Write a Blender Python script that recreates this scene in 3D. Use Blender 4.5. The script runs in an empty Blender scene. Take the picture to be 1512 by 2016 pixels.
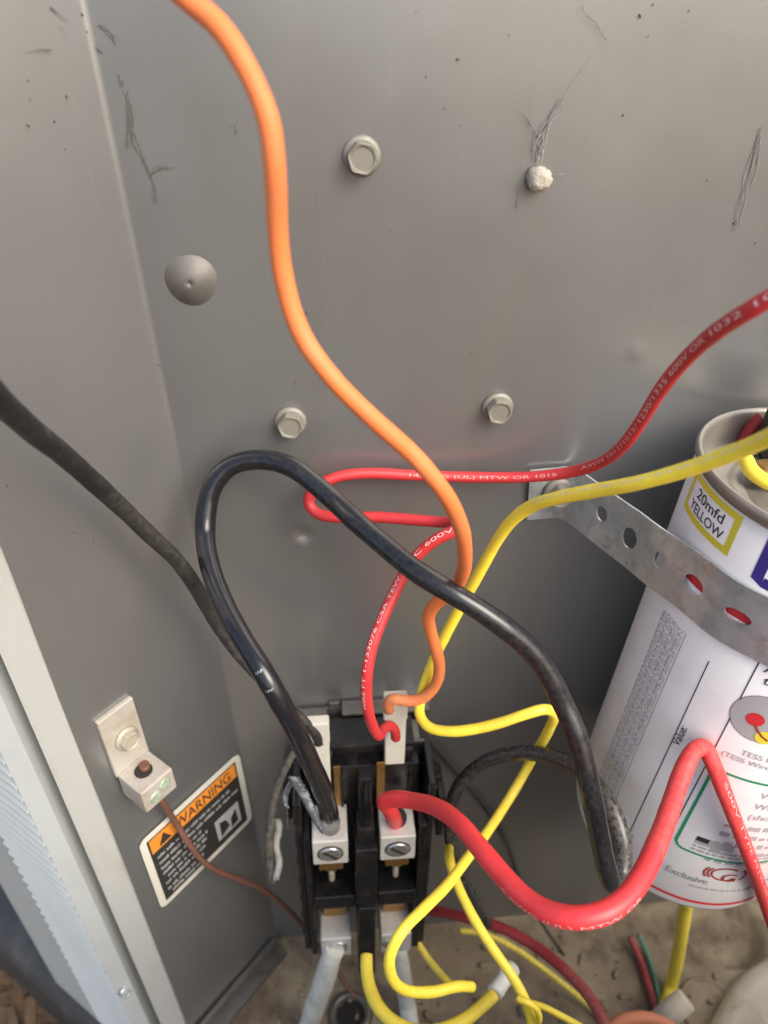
import bpy, bmesh, math, random
import numpy as np
from mathutils import Vector, Matrix
from mathutils.geometry import delaunay_2d_cdt
random.seed(7); rng = np.random.default_rng(7)
scene = bpy.context.scene
COL = scene.collection
PI = math.pi

# ------------------------------------------------------------------ camera
FOC = 1515.0                                   # focal length in photo pixels (1512 x 2016)
CAM = np.array([0.0, -0.25, 0.0])              # lens sits 25 cm in front of the back panel (Y = 0)
_dn = np.array([830.0 - 756, -(3200.0 - 1008), FOC]); _dn /= np.linalg.norm(_dn)
_up = -_dn
_f = np.array([0, 0, 1.0]); _yh = _f - _up * _f.dot(_up); _yh /= np.linalg.norm(_yh)
_xh = np.cross(_yh, _up); _xh = _xh if _xh[0] > 0 else -_xh
_yaw = math.radians(3.5)
ROT = np.array([math.cos(_yaw) * _xh + math.sin(_yaw) * _yh, math.cos(_yaw) * _yh - math.sin(_yaw) * _xh, _up])
cd = bpy.data.cameras.new('camera'); cam = bpy.data.objects.new('camera', cd); COL.objects.link(cam)
_r, _u, _b = ROT @ np.array([1, 0, 0.]), ROT @ np.array([0, 1., 0]), -(ROT @ np.array([0, 0, 1.]))
cam.matrix_world = Matrix(((_r[0], _u[0], _b[0], CAM[0]), (_r[1], _u[1], _b[1], CAM[1]), (_r[2], _u[2], _b[2], CAM[2]), (0, 0, 0, 1)))
cd.sensor_fit = 'VERTICAL'; cd.sensor_height = 34.6; cd.lens = 34.6 * FOC / 2016
cd.clip_start = 0.005; cd.clip_end = 200
cd.dof.use_dof = True; cd.dof.focus_distance = 0.262; cd.dof.aperture_fstop = 10.0
scene.camera = cam

# ------------------------------------------------------------------ world, sun, exposure
SUN_EL, SUN_AZ = math.radians(40), math.radians(139)      # azimuth clockwise from +Y
w = bpy.data.worlds.new('World'); scene.world = w; w.use_nodes = True
wn = w.node_tree; bg = wn.nodes['Background']
sky = wn.nodes.new('ShaderNodeTexSky'); sky.sky_type = 'NISHITA'; sky.sun_disc = False
sky.sun_elevation = SUN_EL; sky.sun_rotation = SUN_AZ; sky.air_density = 1.0; sky.dust_density = 4.0; sky.ozone_density = 1.0
wn.links.new(sky.outputs[0], bg.inputs[0]); bg.inputs[1].default_value = 0.15
sd = bpy.data.lights.new('sun', 'SUN'); sd.energy = 1.35; sd.angle = math.radians(40); sd.color = (1, 0.975, 0.91)
so = bpy.data.objects.new('sun', sd); COL.objects.link(so)
_sv = Vector((math.sin(SUN_AZ) * math.cos(SUN_EL), math.cos(SUN_AZ) * math.cos(SUN_EL), math.sin(SUN_EL)))
so.rotation_euler = _sv.to_track_quat('Z', 'Y').to_euler(); so.location = _sv * 3
scene.view_settings.view_transform = 'Standard'; scene.view_settings.look = 'None'
scene.view_settings.exposure = 0.92; scene.view_settings.gamma = 1.0

# ------------------------------------------------------------------ measuring helpers (photo pixel -> point on a real surface)
def ray(px, py): return ROT @ np.array([(px - 756) / FOC, (1008 - py) / FOC, 1.0])
def P(px, py, t): return CAM + ray(px, py) * t
def hit(px, py, n, d):
    r = ray(px, py); return CAM + r * ((d - n @ CAM) / (n @ r))
def W(px, py, off=0.0): return hit(px, py, np.array([0, 1., 0]), -off)
def tW(px, py, off=0.0): return float((W(px, py, off) - CAM) @ ray(px, py) / (ray(px, py) @ ray(px, py)))
FOLD = np.array([-0.06, 0, 0])
SD = np.array([-math.sin(math.radians(42)), -math.cos(math.radians(42)), 0])     # along the side panel, away from the fold
SN = np.array([-SD[1], SD[0], 0])                                               # its inward normal
def S(px, py, off=0.0): return hit(px, py, SN, SN @ FOLD + off)
def sp(a, off, z): return FOLD + SD * a + SN * off + np.array([0, 0, z])
ZF = -0.4916                                                                     # base pan
def F(px, py, h=0.0): return hit(px, py, np.array([0, 0, 1.]), ZF + h)
def proj(p):
    c = ROT.T @ (np.asarray(p) - CAM); return np.array([756 + FOC * c[0] / c[2], 1008 - FOC * c[1] / c[2]])
# capacitor axis
CAX = np.array([0.112, -0.0155, 0.9936]); CAX /= np.linalg.norm(CAX)
CC = np.array([0.1341, -0.0469, -0.3864]); CR = 0.0456; CTOP, CBOT = 0.2516, 0.0668
CE1 = np.array([0, -1., 0]); CE1 -= CAX * CE1.dot(CAX); CE1 /= np.linalg.norm(CE1)
CE2 = np.cross(CE1, CAX); CE2 = CE2 if CE2[0] > 0 else -CE2
def cap_t(px, py, R=CR):
    r = ray(px, py); o = CAM - CC
    rp = r - CAX * r.dot(CAX); op = o - CAX * o.dot(CAX)
    a, b, c = rp @ rp, 2 * rp @ op, op @ op - R * R
    q = b * b - 4 * a * c
    if q < 0: return None
    t = (-b - math.sqrt(q)) / (2 * a)
    s = (o + r * t) @ CAX
    return t if CBOT - .003 < s < CTOP + .003 else None
def cap_uv(px, py):
    t = cap_t(px, py)
    v = CAM + ray(px, py) * t - CC
    return math.atan2(v @ CE2, v @ CE1), float(v @ CAX)
def cap_pt(th, s, R=CR): return CC + CAX * s + (CE1 * math.cos(th) + CE2 * math.sin(th)) * R

# ------------------------------------------------------------------ materials
def N(nt, typ, **kw):
    n = nt.nodes.new(typ)
    for k, v in kw.items(): setattr(n, k, v)
    return n
def ramp(nt, fac, lo, hi, c0=(0, 0, 0, 1), c1=(1, 1, 1, 1)):
    r = N(nt, 'ShaderNodeValToRGB'); r.color_ramp.elements[0].position = lo; r.color_ramp.elements[1].position = hi
    r.color_ramp.elements[0].color = c0; r.color_ramp.elements[1].color = c1
    nt.links.new(fac, r.inputs[0]); return r.outputs[0]
def mixc(nt, fac, a, b):
    m = N(nt, 'ShaderNodeMix', data_type='RGBA')
    for sock, v in ((m.inputs[0], fac), (m.inputs[6], a), (m.inputs[7], b)):
        if hasattr(v, 'links'): nt.links.new(v, sock)
        else: sock.default_value = v if isinstance(v, float) else (*v[:3], 1)
    return m.outputs[2]
def noise(nt, vec, scale, detail=4, rough=.6, stretch=None):
    n = N(nt, 'ShaderNodeTexNoise'); n.inputs['Scale'].default_value = scale; n.inputs['Detail'].default_value = detail; n.inputs['Roughness'].default_value = rough
    if stretch:
        mp = N(nt, 'ShaderNodeMapping'); mp.inputs['Scale'].default_value = stretch; nt.links.new(vec, mp.inputs[0]); vec = mp.outputs[0]
    nt.links.new(vec, n.inputs['Vector']); return n.outputs['Fac']
def mat(name, col, rough=.5, metal=0.0, layers=(), bump=(), rvar=None, coat=0.0, spec=.5, dustattr=None):
    """layers: (scale, colour, lo, hi, amount[, stretch]) noise-masked tints; bump: (scale, strength, distance)"""
    m = bpy.data.materials.new(name); m.use_nodes = True; nt = m.node_tree
    p = nt.nodes['Principled BSDF']; tc = N(nt, 'ShaderNodeNewGeometry').outputs['Position']
    c = (*col, 1)
    out = c
    for i, L in enumerate(layers):
        f = noise(nt, tc, L[0], 6, .65, L[5] if len(L) > 5 else None)
        f = ramp(nt, f, L[2], L[3])
        mm = N(nt, 'ShaderNodeMath', operation='MULTIPLY'); nt.links.new(f, mm.inputs[0]); mm.inputs[1].default_value = L[4]
        out = mixc(nt, mm.outputs[0], out, L[1])
    if dustattr:
        at = N(nt, 'ShaderNodeAttribute', attribute_name='dust'); 
        f = ramp(nt, noise(nt, tc, 520, 8, .7), .36, .80)
        mm = N(nt, 'ShaderNodeMath', operation='MULTIPLY'); nt.links.new(f, mm.inputs[0]); nt.links.new(at.outputs['Fac'], mm.inputs[1])
        out = mixc(nt, mm.outputs[0], out, dustattr)
        r0 = N(nt, 'ShaderNodeMath', operation='MULTIPLY_ADD'); nt.links.new(mm.outputs[0], r0.inputs[0]); r0.inputs[1].default_value = .5; r0.inputs[2].default_value = rough
        r0.use_clamp = True; nt.links.new(r0.outputs[0], p.inputs['Roughness'])
    if hasattr(out, 'links'): nt.links.new(out, p.inputs['Base Color'])
    else: p.inputs['Base Color'].default_value = out
    p.inputs['Metallic'].default_value = metal
    if not dustattr:
        p.inputs['Roughness'].default_value = rough
        if rvar:
            f = noise(nt, tc, rvar[0], 4)
            mr = N(nt, 'ShaderNodeMapRange'); mr.inputs[1].default_value = .3; mr.inputs[2].default_value = .7; mr.inputs[3].default_value = max(.02, rough - rvar[1]); mr.inputs[4].default_value = min(1, rough + rvar[1])
            nt.links.new(f, mr.inputs[0]); nt.links.new(mr.outputs[0], p.inputs['Roughness'])
    p.inputs['Specular IOR Level'].default_value = spec
    p.inputs['Coat Weight'].default_value = coat
    last = None
    for b in bump:
        bn = N(nt, 'ShaderNodeBump'); bn.inputs['Strength'].default_value = b[1]; bn.inputs['Distance'].default_value = b[2]
        nt.links.new(noise(nt, tc, b[0], 3), bn.inputs['Height'])
        if last: nt.links.new(last, bn.inputs['Normal'])
        last = bn.outputs[0]
    if last: nt.links.new(last, p.inputs['Normal'])
    return m
TAN = (.30, .24, .17); RUST = (.13, .055, .022)
M = {}
M['panel'] = mat('panel_paint', (.292, .296, .294), .34, .72, layers=[(9, (.315, .318, .313), .35, .7, .4), (34, (.25, .235, .20), .52, .75, .28, (1, 1, .16)), (700, (.16, .145, .125), .76, .80, .5), (330, (.62, .60, .55), .785, .81, .7), (45, (.28, .21, .14), .64, .82, .2), (260, (.38, .375, .36), .60, .80, .3, (1, 1, .05)), (90, (.20, .18, .15), .62, .85, .3, (1, 1, .08))],
               bump=[(1100, .06, .0003), (14, .07, .003)], rvar=(40, .02))
M['lip'] = mat('lip_paint', (.43, .43, .40), .5, layers=[(60, (.33, .28, .21), .55, .75, .5, (1, 1, .3)), (400, (.3, .22, .14), .68, .76, .7)], bump=[(500, .1, .0003)])
M['outer'] = mat('outer_paint', (.43, .455, .445), .45, layers=[(40, (.37, .385, .37), .45, .7, .5)], bump=[(500, .08, .0003)])
M['outshade'] = mat('recess_painted_shade', (.20, .19, .175), .6, layers=[(60, (.12, .10, .08), .5, .75, .6)])  # outer paint darkened: the shade of the slot beside the lip is in the colour
M['pan'] = mat('pan_paint', (.25, .19, .118), .75, layers=[(16, (.46, .37, .24), .46, .66, .8), (34, (.10, .066, .04), .48, .68, .8), (130, (.06, .042, .028), .58, .74, .6), (480, (.42, .38, .30), .68, .78, .4)], bump=[(120, .2, .0008), (600, .25, .0003)])
M['ridge'] = mat('cream_ridge_paint', (.74, .645, .48), .6, layers=[(30, (.46, .35, .22), .5, .7, .6), (90, (.30, .20, .11), .58, .72, .6), (260, (.16, .10, .06), .64, .76, .6)], bump=[(200, .2, .0006)])
M['steel'] = mat('dull_zinc', (.235, .228, .195), .55, .3, layers=[(180, (.24, .195, .135), .45, .7, .7), (600, (.25, .2, .14), .6, .75, .6)], bump=[(700, .2, .0002)], rvar=(200, .12))
M['dust'] = mat('dusty_silk', (.38, .355, .30), .95, layers=[(300, (.42, .37, .30), .45, .65, .7)], bump=[(700, .8, .0008)])
M['cob'] = mat('sooty_cobweb', (.12, .115, .105), .95)
M['cobpale'] = mat('pale_cobweb', (.30, .29, .265), .95)
M['strap'] = mat('galvanised_strap', (.42, .455, .455), .34, .55, layers=[(70, (.62, .65, .64), .45, .62, .7), (160, (.24, .26, .255), .52, .68, .6), (50, (.45, .40, .30), .6, .75, .4)], bump=[(150, .15, .0006)], rvar=(110, .14))
M['orange'] = mat('orange_insulation', (.82, .20, .05), .58, layers=[(160, (.70, .20, .07), .5, .75, .35), (300, (.48, .22, .11), .60, .76, .5), (70, (.74, .27, .12), .5, .7, .4)], bump=[(500, .06, .0002)], dustattr=(.36, .20, .10))
M['red'] = mat('red_insulation', (.54, .028, .034), .45, layers=[(200, (.50, .03, .035), .45, .7, .5)], bump=[(600, .06, .0002)], dustattr=(.42, .17, .12))
M['redfat'] = mat('thick_red_insulation', (.74, .036, .044), .42, layers=[(90, (.70, .05, .05), .45, .7, .5)], bump=[(400, .08, .0003)], dustattr=(.55, .30, .22))
M['darkred'] = mat('dark_red_insulation', (.33, .02, .025), .5, layers=[(120, (.25, .06, .05), .5, .7, .5)], dustattr=(.35, .22, .16))
M['yellow'] = mat('yellow_insulation', (.95, .75, .06), .42, layers=[(160, (.72, .45, .06), .5, .75, .4)], bump=[(500, .06, .0002)], dustattr=(.45, .34, .16))
M['black'] = mat('black_insulation', (.009, .0095, .013), .19, layers=[(800, (.40, .38, .33), .76, .79, .8)], bump=[(350, .07, .0003), (60, .1, .0008)], dustattr=(.20, .18, .145))
M['blackdust'] = mat('weathered_black_insulation', (.011, .011, .0125), .55, layers=[(230, (.06, .055, .046), .52, .70, .7)], bump=[(300, .5, .0006)], dustattr=(.19, .165, .125))
M['sheath'] = mat('torn_black_sheath', (.10, .11, .12), .28, layers=[(300, (.32, .33, .34), .5, .65, .8)], bump=[(260, .6, .0008)])
M['cloth'] = mat('grey_frayed_cloth', (.26, .25, .23), .9, layers=[(300, (.18, .16, .15), .5, .65, .7)], bump=[(600, .6, .0006)])
M['green'] = mat('green_insulation', (.10, .24, .16), .6, dustattr=(.2, .18, .12))
M['pink'] = mat('salmon_insulation', (.70, .23, .10), .55, dustattr=(.5, .3, .2))
M['copper'] = mat('tarnished_copper', (.17, .075, .05), .6, .15, layers=[(150, (.12, .07, .05), .45, .7, .7)], bump=[(500, .2, .0003)])
M['sleeve'] = mat('chalky_white_sleeve', (.68, .68, .60), .6, layers=[(70, (.36, .30, .22), .5, .72, .7), (260, (.25, .2, .15), .62, .75, .5)], bump=[(140, .4, .0012)])
M['plastic'] = mat('black_phenolic', (.0075, .0073, .008), .32, layers=[(110, (.045, .037, .028), .52, .74, .6), (500, (.12, .10, .075), .68, .78, .5)], bump=[(350, .15, .0004)], rvar=(90, .15))
M['plate'] = mat('dusty_plate_steel', (.20, .19, .17), .4, .6, layers=[(140, (.12, .09, .06), .45, .7, .6)], bump=[(250, .2, .0003)])
M['lug'] = mat('aluminium_lug', (.64, .62, .575), .42, .3, layers=[(200, (.46, .40, .33), .48, .7, .6), (600, (.30, .25, .2), .66, .76, .6), (55, (.62, .42, .42), .6, .75, .25)], bump=[(500, .15, .0002)], rvar=(160, .1))
M['screw'] = mat('bright_screw', (.70, .70, .68), .22, .9, bump=[(200, .2, .0003)], rvar=(200, .1))
M['brass'] = mat('brass', (.34, .195, .06), .36, .8, layers=[(200, (.24, .12, .04), .5, .7, .6)], bump=[(300, .2, .0003)])
M['nylon'] = mat('cream_nylon', (.60, .575, .49), .5, layers=[(200, (.50, .44, .34), .5, .72, .5), (420, (.16, .12, .10), .70, .75, .7)], bump=[(400, .1, .0002)])
M['hole'] = mat('dark_hole', (.02, .017, .014), .8)
M['can'] = mat('white_label_stock', (.82, .80, .79), .36, layers=[(35, (.72, .67, .67), .5, .7, .6), (380, (.55, .5, .46), .70, .77, .4)], bump=[(80, .04, .0005)])
M['rim'] = mat('crimped_aluminium', (.27, .255, .225), .38, .5, layers=[(150, (.33, .29, .23), .45, .7, .7)], bump=[(300, .2, .0003)])
M['lidm'] = mat('dusty_can_lid', (.36, .335, .285), .5, .35, layers=[(120, (.28, .24, .18), .45, .7, .6)], bump=[(300, .2, .0003)])
M['base'] = mat('grey_can_base', (.50, .49, .52), .4, .3)
for nm, c in (('pblack', (.03, .03, .032)), ('pfaint', (.78, .36, .34)), ('pgrey', (.30, .29, .31)), ('pdgrey', (.40, .39, .39)), ('pfine', (.58, .57, .59)), ('pyellow', (.76, .66, .05)), ('pgreen', (.02, .27, .12)), ('pred', (.62, .03, .035)),
              ('pindigo', (.05, .03, .25)), ('plogo', (.35, .05, .035)), ('pviolet', (.40, .36, .62)), ('porange', (.72, .25, .03)), ('pcream', (.60, .58, .50)), ('pdark', (.028, .027, .024)), ('pwhite', (.78, .76, .72)),
              ('ppink', (.78, .53, .50)), ('ppale', (.80, .74, .55))):
    M[nm] = mat('print_' + nm[1:], c, .5, layers=[(500, tuple(.5 * a + .2 for a in c), .6, .8, .35)])
M['mulch'] = mat('brown_mulch', (.10, .062, .034), .95, layers=[(70, (.05, .03, .018), .4, .65, .8), (150, (.22, .15, .09), .58, .75, .7)], bump=[(60, .8, .006)])
M['pad'] = mat('charcoal_pad', (.036, .035, .034), .6, layers=[(50, (.09, .085, .08), .5, .7, .5)], bump=[(90, .3, .002)])

# ------------------------------------------------------------------ mesh helpers
class MB:
    def __init__(s): s.v = []; s.f = []; s.sm = []
    def add(s, verts, faces, smooth=False):
        o = len(s.v); s.v += [tuple(float(q) for q in x) for x in verts]
        s.f += [tuple(i + o for i in f) for f in faces]; s.sm += [smooth] * len(faces) if isinstance(smooth, bool) else list(smooth)
    def box(s, x0, x1, y0, y1, z0, z1, fn=None):
        v = [np.array((x, y, z), float) for z in (z0, z1) for y in (y0, y1) for x in (x0, x1)]
        if fn: v = [fn(*q) for q in v]
        s.add(v, [(0, 2, 3, 1), (4, 5, 7, 6), (0, 1, 5, 4), (2, 6, 7, 3), (0, 4, 6, 2), (1, 3, 7, 5)])
    def lathe(s, prof, n=24, fn=None, rfun=None, cap=True, smooth=True):
        """prof: [(r, h)], axis = local z"""
        v = []; f = []
        for k, (r, h) in enumerate(prof):
            for i in range(n):
                a = 2 * PI * i / n; rr = r * (rfun(a, k) if rfun else 1)
                v.append(np.array((rr * math.cos(a), rr * math.sin(a), h)))
        for k in range(len(prof) - 1):
            for i in range(n): f.append((k * n + i, k * n + (i + 1) % n, (k + 1) * n + (i + 1) % n, (k + 1) * n + i))
        sm = [smooth] * len(f)
        if cap:
            f.append(tuple(range(n - 1, -1, -1))); f.append(tuple((len(prof) - 1) * n + i for i in range(n))); sm += [False, False]
        if fn: v = [fn(*q) for q in v]
        s.add(v, f, sm)
    def build(s, name, m, parent=None, recenter=True, bevel=0, seg=2):
        me = bpy.data.meshes.new(name)
        c = np.mean(np.array(s.v), axis=0) if recenter else np.zeros(3)
        if parent is not None: c = np.array(parent.location)
        me.from_pydata([tuple(np.array(v) - c) for v in s.v], [], s.f); me.polygons.foreach_set('use_smooth', s.sm)
        me.validate(); me.update()
        bm = bmesh.new(); bm.from_mesh(me); bmesh.ops.recalc_face_normals(bm, faces=bm.faces)
        if bevel:
            eds = [e for e in bm.edges if len(e.link_faces) == 2 and e.calc_face_angle(0) > .6]
            bmesh.ops.bevel(bm, geom=eds, offset=bevel, segments=seg, affect='EDGES', profile=.5)
        bm.to_mesh(me); bm.free()
        me.materials.append(M[m]); o = bpy.data.objects.new(name, me); COL.objects.link(o)
        if parent is not None:
            o.parent = parent
            if any(abs(parent.location[i]) > 0 for i in range(3)): o.location = (0, 0, 0)
        else: o.location = tuple(c)
        return o
def tag(o, label, cat, group=None):
    o['label'] = label; o['category'] = cat
    if group: o['group'] = group
    return o
def thing(name, loc, label, cat, group=None):
    o = bpy.data.objects.new(name, None); o.empty_display_size = .01; COL.objects.link(o); o.location = tuple(float(q) for q in loc)
    return tag(o, label, cat, group)
def structure(o): o['kind'] = 'structure'; return o
def stuff(o): o['kind'] = 'stuff'; return o
def frame_fn(o, ex, ey, ez):
    o, ex, ey, ez = (np.asarray(q, float) for q in (o, ex, ey, ez))
    return lambda x, y, z: o + ex * x + ey * y + ez * z
WALL_FN = lambda o: frame_fn(o, (1, 0, 0), (0, 0, 1), (0, -1, 0))      # local z points out of the back panel
SIDE_FN = lambda o: frame_fn(o, -SD, (0, 0, 1), SN)

def catmull(pts, step=.0011):
    p = np.array(pts); q = np.vstack([2 * p[0] - p[1], p, 2 * p[-1] - p[-2]]); out = []
    for i in range(1, len(q) - 2):
        a, b, c, d = q[i - 1:i + 3]; n = max(3, int(np.linalg.norm(c - b) / step * 1.5))
        t0, t1, t2, t3 = 0, *np.cumsum([max(1e-6, np.linalg.norm(y - x) ** .5) for x, y in ((a, b), (b, c), (c, d))])
        for k in range(n):
            t = t1 + (t2 - t1) * k / n
            A1 = (t1 - t) / (t1 - t0) * a + (t - t0) / (t1 - t0) * b; A2 = (t2 - t) / (t2 - t1) * b + (t - t1) / (t2 - t1) * c; A3 = (t3 - t) / (t3 - t2) * c + (t - t2) / (t3 - t2) * d
            B1 = (t2 - t) / (t2 - t0) * A1 + (t - t0) / (t2 - t0) * A2; B2 = (t3 - t) / (t3 - t1) * A2 + (t - t1) / (t3 - t1) * A3
            out.append((t2 - t) / (t2 - t1) * B1 + (t - t1) / (t2 - t1) * B2)
    out.append(p[-1]); out = np.array(out)
    L = np.concatenate([[0], np.cumsum(np.linalg.norm(np.diff(out, axis=0), axis=1))]); n = max(4, int(L[-1] / step))
    s = np.linspace(0, L[-1], n); out = np.stack([np.interp(s, L, out[:, k]) for k in range(3)], 1)
    for _ in range(3): out[1:-1] = .25 * out[:-2] + .5 * out[1:-1] + .25 * out[2:]
    return out
class Path:
    def __init__(s, pts, step=.0011):
        s.p = catmull(pts, step); d = np.gradient(s.p, axis=0); s.t = d / np.linalg.norm(d, axis=1)[:, None]
        s.L = np.concatenate([[0], np.cumsum(np.linalg.norm(np.diff(s.p, axis=0), axis=1))])
        n = np.cross(s.t[0], [0.3, .2, 1]); n /= np.linalg.norm(n); s.n = [n]
        for k in range(1, len(s.p)):
            n = s.n[-1] - s.t[k] * s.n[-1].dot(s.t[k]); s.n.append(n / np.linalg.norm(n))
        s.n = np.array(s.n); s.b = np.cross(s.t, s.n); s.px = np.array([proj(q) for q in s.p])
    def s_at(s, px, py): return s.L[np.argmin(((s.px - np.array([px, py])) ** 2).sum(1))]
    def at(s, x):
        x = min(max(x, 0), s.L[-1]); return (np.array([np.interp(x, s.L, s.p[:, k]) for k in range(3)]), np.array([np.interp(x, s.L, s.t[:, k]) for k in range(3)]))
def tube(name, path, r, m, parent=None, sides=16, dust=0.05, flat=None, wob=.035):
    """r: radius or function of the 0..1 arc fraction; dust likewise"""
    mb = MB(); n = len(path.p); du = []
    ph = rng.uniform(0, 6, 4)
    for k in range(n):
        u = path.L[k] / path.L[-1]; rr = r(u) if callable(r) else r
        rr *= 1 + wob * (math.sin(path.L[k] * 180 + ph[0]) * .5 + math.sin(path.L[k] * 410 + ph[1]) * .35 + math.sin(path.L[k] * 970 + ph[2]) * .15)
        for i in range(sides):
            a = 2 * PI * i / sides
            if flat is not None:
                e = flat - path.t[k] * flat.dot(path.t[k]); e /= np.linalg.norm(e); g = np.cross(path.t[k], e)
                mb.v.append(tuple(path.p[k] + e * rr * .75 * math.cos(a) + g * rr * math.sin(a)))
            else: mb.v.append(tuple(path.p[k] + rr * (path.n[k] * math.cos(a) + path.b[k] * math.sin(a))))
            du.append(dust(u) if callable(dust) else dust)
    for k in range(n - 1):
        for i in range(sides): mb.f.append((k * sides + i, k * sides + (i + 1) % sides, (k + 1) * sides + (i + 1) % sides, (k + 1) * sides + i)); mb.sm.append(True)
    mb.f.append(tuple(range(sides - 1, -1, -1))); mb.f.append(tuple((n - 1) * sides + i for i in range(sides))); mb.sm += [False, False]
    o = mb.build(name, m, parent)
    at = o.data.attributes.new('dust', 'FLOAT', 'POINT'); at.data.foreach_set('value', [float(x) for x in du])
    return o
def wpts(lst, r, clear=True):
    """(px, py, depth) with depth > .1 = distance along the lens axis, else stand-off from the back panel; kept off the panel and the can"""
    out = []
    for x, y, d in lst:
        t = d if d > .1 else tW(x, y, d)
        t = min(t, tW(x, y, r + .0004)) if y < 1780 or d > .1 else t
        fl = float((ZF + r + .0008 - CAM[2]) / ray(x, y)[2]) if y > 1700 else 9
        t = min(t, fl) if 0 < fl else t
        c = cap_t(x, y, CR + r + .0012) if clear else None
        if c: t = min(t, c)
        out.append(P(x, y, t))
    return out
def text_mesh(body, cuts=1, bold=.0):
    cu = bpy.data.curves.new('t', 'FONT'); cu.offset = bold; cu.body = body; cu.size = 1; cu.resolution_u = 3
    ob = bpy.data.objects.new('t', cu); COL.objects.link(ob); bpy.context.view_layer.update()
    me = ob.evaluated_get(bpy.context.evaluated_depsgraph_get()).to_mesh(); bm = bmesh.new(); bm.from_mesh(me)
    bmesh.ops.triangulate(bm, faces=bm.faces)
    for _ in range(cuts): bmesh.ops.subdivide_edges(bm, edges=bm.edges[:], cuts=1, use_grid_fill=True)
    bmesh.ops.triangulate(bm, faces=bm.faces)
    v = np.array([q.co[:2] for q in bm.verts]); bm.verts.index_update(); f = [tuple(q.index for q in x.verts) for x in bm.faces]; bm.free()
    bpy.data.objects.remove(ob); bpy.data.curves.remove(cu)
    return v, f
def wire_text(path, r, body, p0, p1, size, m, parent, ang=0.0, mb=None, wide=None):
    v, f = text_mesh(body, 1); s0, s1 = path.s_at(*p0), path.s_at(*p1); sg = 1 if s1 > s0 else -1
    x0, x1 = v[:, 0].min(), v[:, 0].max(); sc = abs(s1 - s0) / (x1 - x0); out = []
    for x, y in v:
        p, t = path.at(s0 + sg * (x - x0) * sc); t = t * sg; n = CAM - p; n = n - t * n.dot(t); n /= np.linalg.norm(n); u = np.cross(n, t)
        a = ang + (y - .35) * size / r; out.append(p + (r + .00009) * (n * math.cos(a) + u * math.sin(a)))
    own = mb is None; mb = mb or MB(); mb.add(out, f)
    return mb.build('printed_text', m, parent) if own else mb

# ------------------------------------------------------------------ setting: sheet metal panel, base pan, lip, outdoors
RB = .003; T42 = math.radians(48)         # the panel bends 48 degrees at the fold, on a small radius
us = np.concatenate([-np.linspace(.0705, RB * math.tan(T42 / 2), 40), np.linspace(0, 1, 7)[1:-1] * 0 + np.linspace(-.0011, .0011, 5), np.linspace(RB * math.tan(T42 / 2), .40, 230)])
zs = np.linspace(ZF - .004, .13, 330)
bumps = [(*W(376, 552)[[0, 2]], .0083, -.0002, 1.0), (*W(598, 1052)[[0, 2]], .0042, -.0015, 1.0), (*W(1255, 690)[[0, 2]], .004, .0004, 1)]
mb = MB()
for z in zs:
    for u in us:
        tl = RB * math.tan(T42 / 2)
        if u <= -tl + 1e-9: p = FOLD + SD * (-u); nn = SN
        elif u >= tl - 1e-9: p = FOLD + np.array([u, 0, 0]); nn = np.array([0, -1., 0])
        else:
            q = (u + tl) / (2 * tl); a0 = FOLD + SD * tl; a1 = FOLD + np.array([tl, 0, 0]); p = (1 - q) ** 2 * a0 + 2 * q * (1 - q) * FOLD + q * q * a1; nn = SN * (1 - q) + np.array([0, -1., 0]) * q
        h = .0005 * math.sin(u * 38 + z * 11) * math.sin(z * 27 + 1.3) * min(1, abs(u) / .03)
        for bx, bz, br, bh, _ in bumps:
            if u > 0:
                d = math.hypot(p[0] - bx, z - bz) / br
                if d < 1.25: h += bh * (1 / (1 + math.exp((d - .86) * 26))) * (1 - .45 * d * d) - (.0006 if d < .07 else 0) * (br > .006)
        p = p + nn * h; mb.v.append((p[0], p[1], z))
nu = len(us)
for j in range(len(zs) - 1):
    for i in range(nu - 1): mb.f.append((j * nu + i, j * nu + i + 1, (j + 1) * nu + i + 1, (j + 1) * nu + i)); mb.sm.append(True)
wall = structure(mb.build('wall', 'panel', recenter=False))
mb = MB(); mb.box(-.1182, -.1066, -.0532, -.0517, ZF - .02, .13); mb.box(-.1194, -.1180, -.0531, -.030, ZF - .02, .13)
structure(mb.build('lip', 'lip', wall, recenter=False))
# base pan with its turned-up edge, ribs and round emboss
mb = MB(); gx = np.linspace(-.125, .42, 120); gy = np.linspace(-.30, .004, 80)
ring_c = .5 * (F(1315, 1832) + F(1540, 1842)); ring_r = float(np.linalg.norm(F(1386, 1888) - ring_c))
for y in gy:
    for x in gx:
        d = math.hypot(x - ring_c[0], y - ring_c[1]); h = .005 * math.exp(-((d - ring_r) / .0035) ** 2) - .006 * (1 / (1 + math.exp((d - ring_r + .002) * 900)))
        h += .0006 * math.sin(x * 90) * math.sin(y * 70 + 1)
        inside = (np.array([x, y, 0]) - FOLD) @ SN
        mb.v.append((x, y, ZF + h if inside > -.004 else ZF - .03))
n = len(gx)
for j in range(len(gy) - 1):
    for i in range(n - 1): mb.f.append((j * n + i, j * n + i + 1, (j + 1) * n + i + 1, (j + 1) * n + i)); mb.sm.append(True)
pan = structure(mb.build('floor', 'pan', recenter=False))
mb = MB(); mb.box(.004, .068, .0012, .0042, ZF - .002, ZF + .010, lambda a, o, z: sp(a, o, z)); mb.box(.004, .068, .0042, .011, ZF - .002, ZF + .0025, lambda a, o, z: sp(a, o, z))
structure(mb.build('kerb', 'plate', pan, recenter=False))
q = [F(1580, 1838), F(1490, 1892), F(1440, 1930), F(1408, 1985), F(1380, 2040), F(1350, 2110)]; pth = Path([a + np.array([0, 0, .006]) for a in q], .003)
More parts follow.
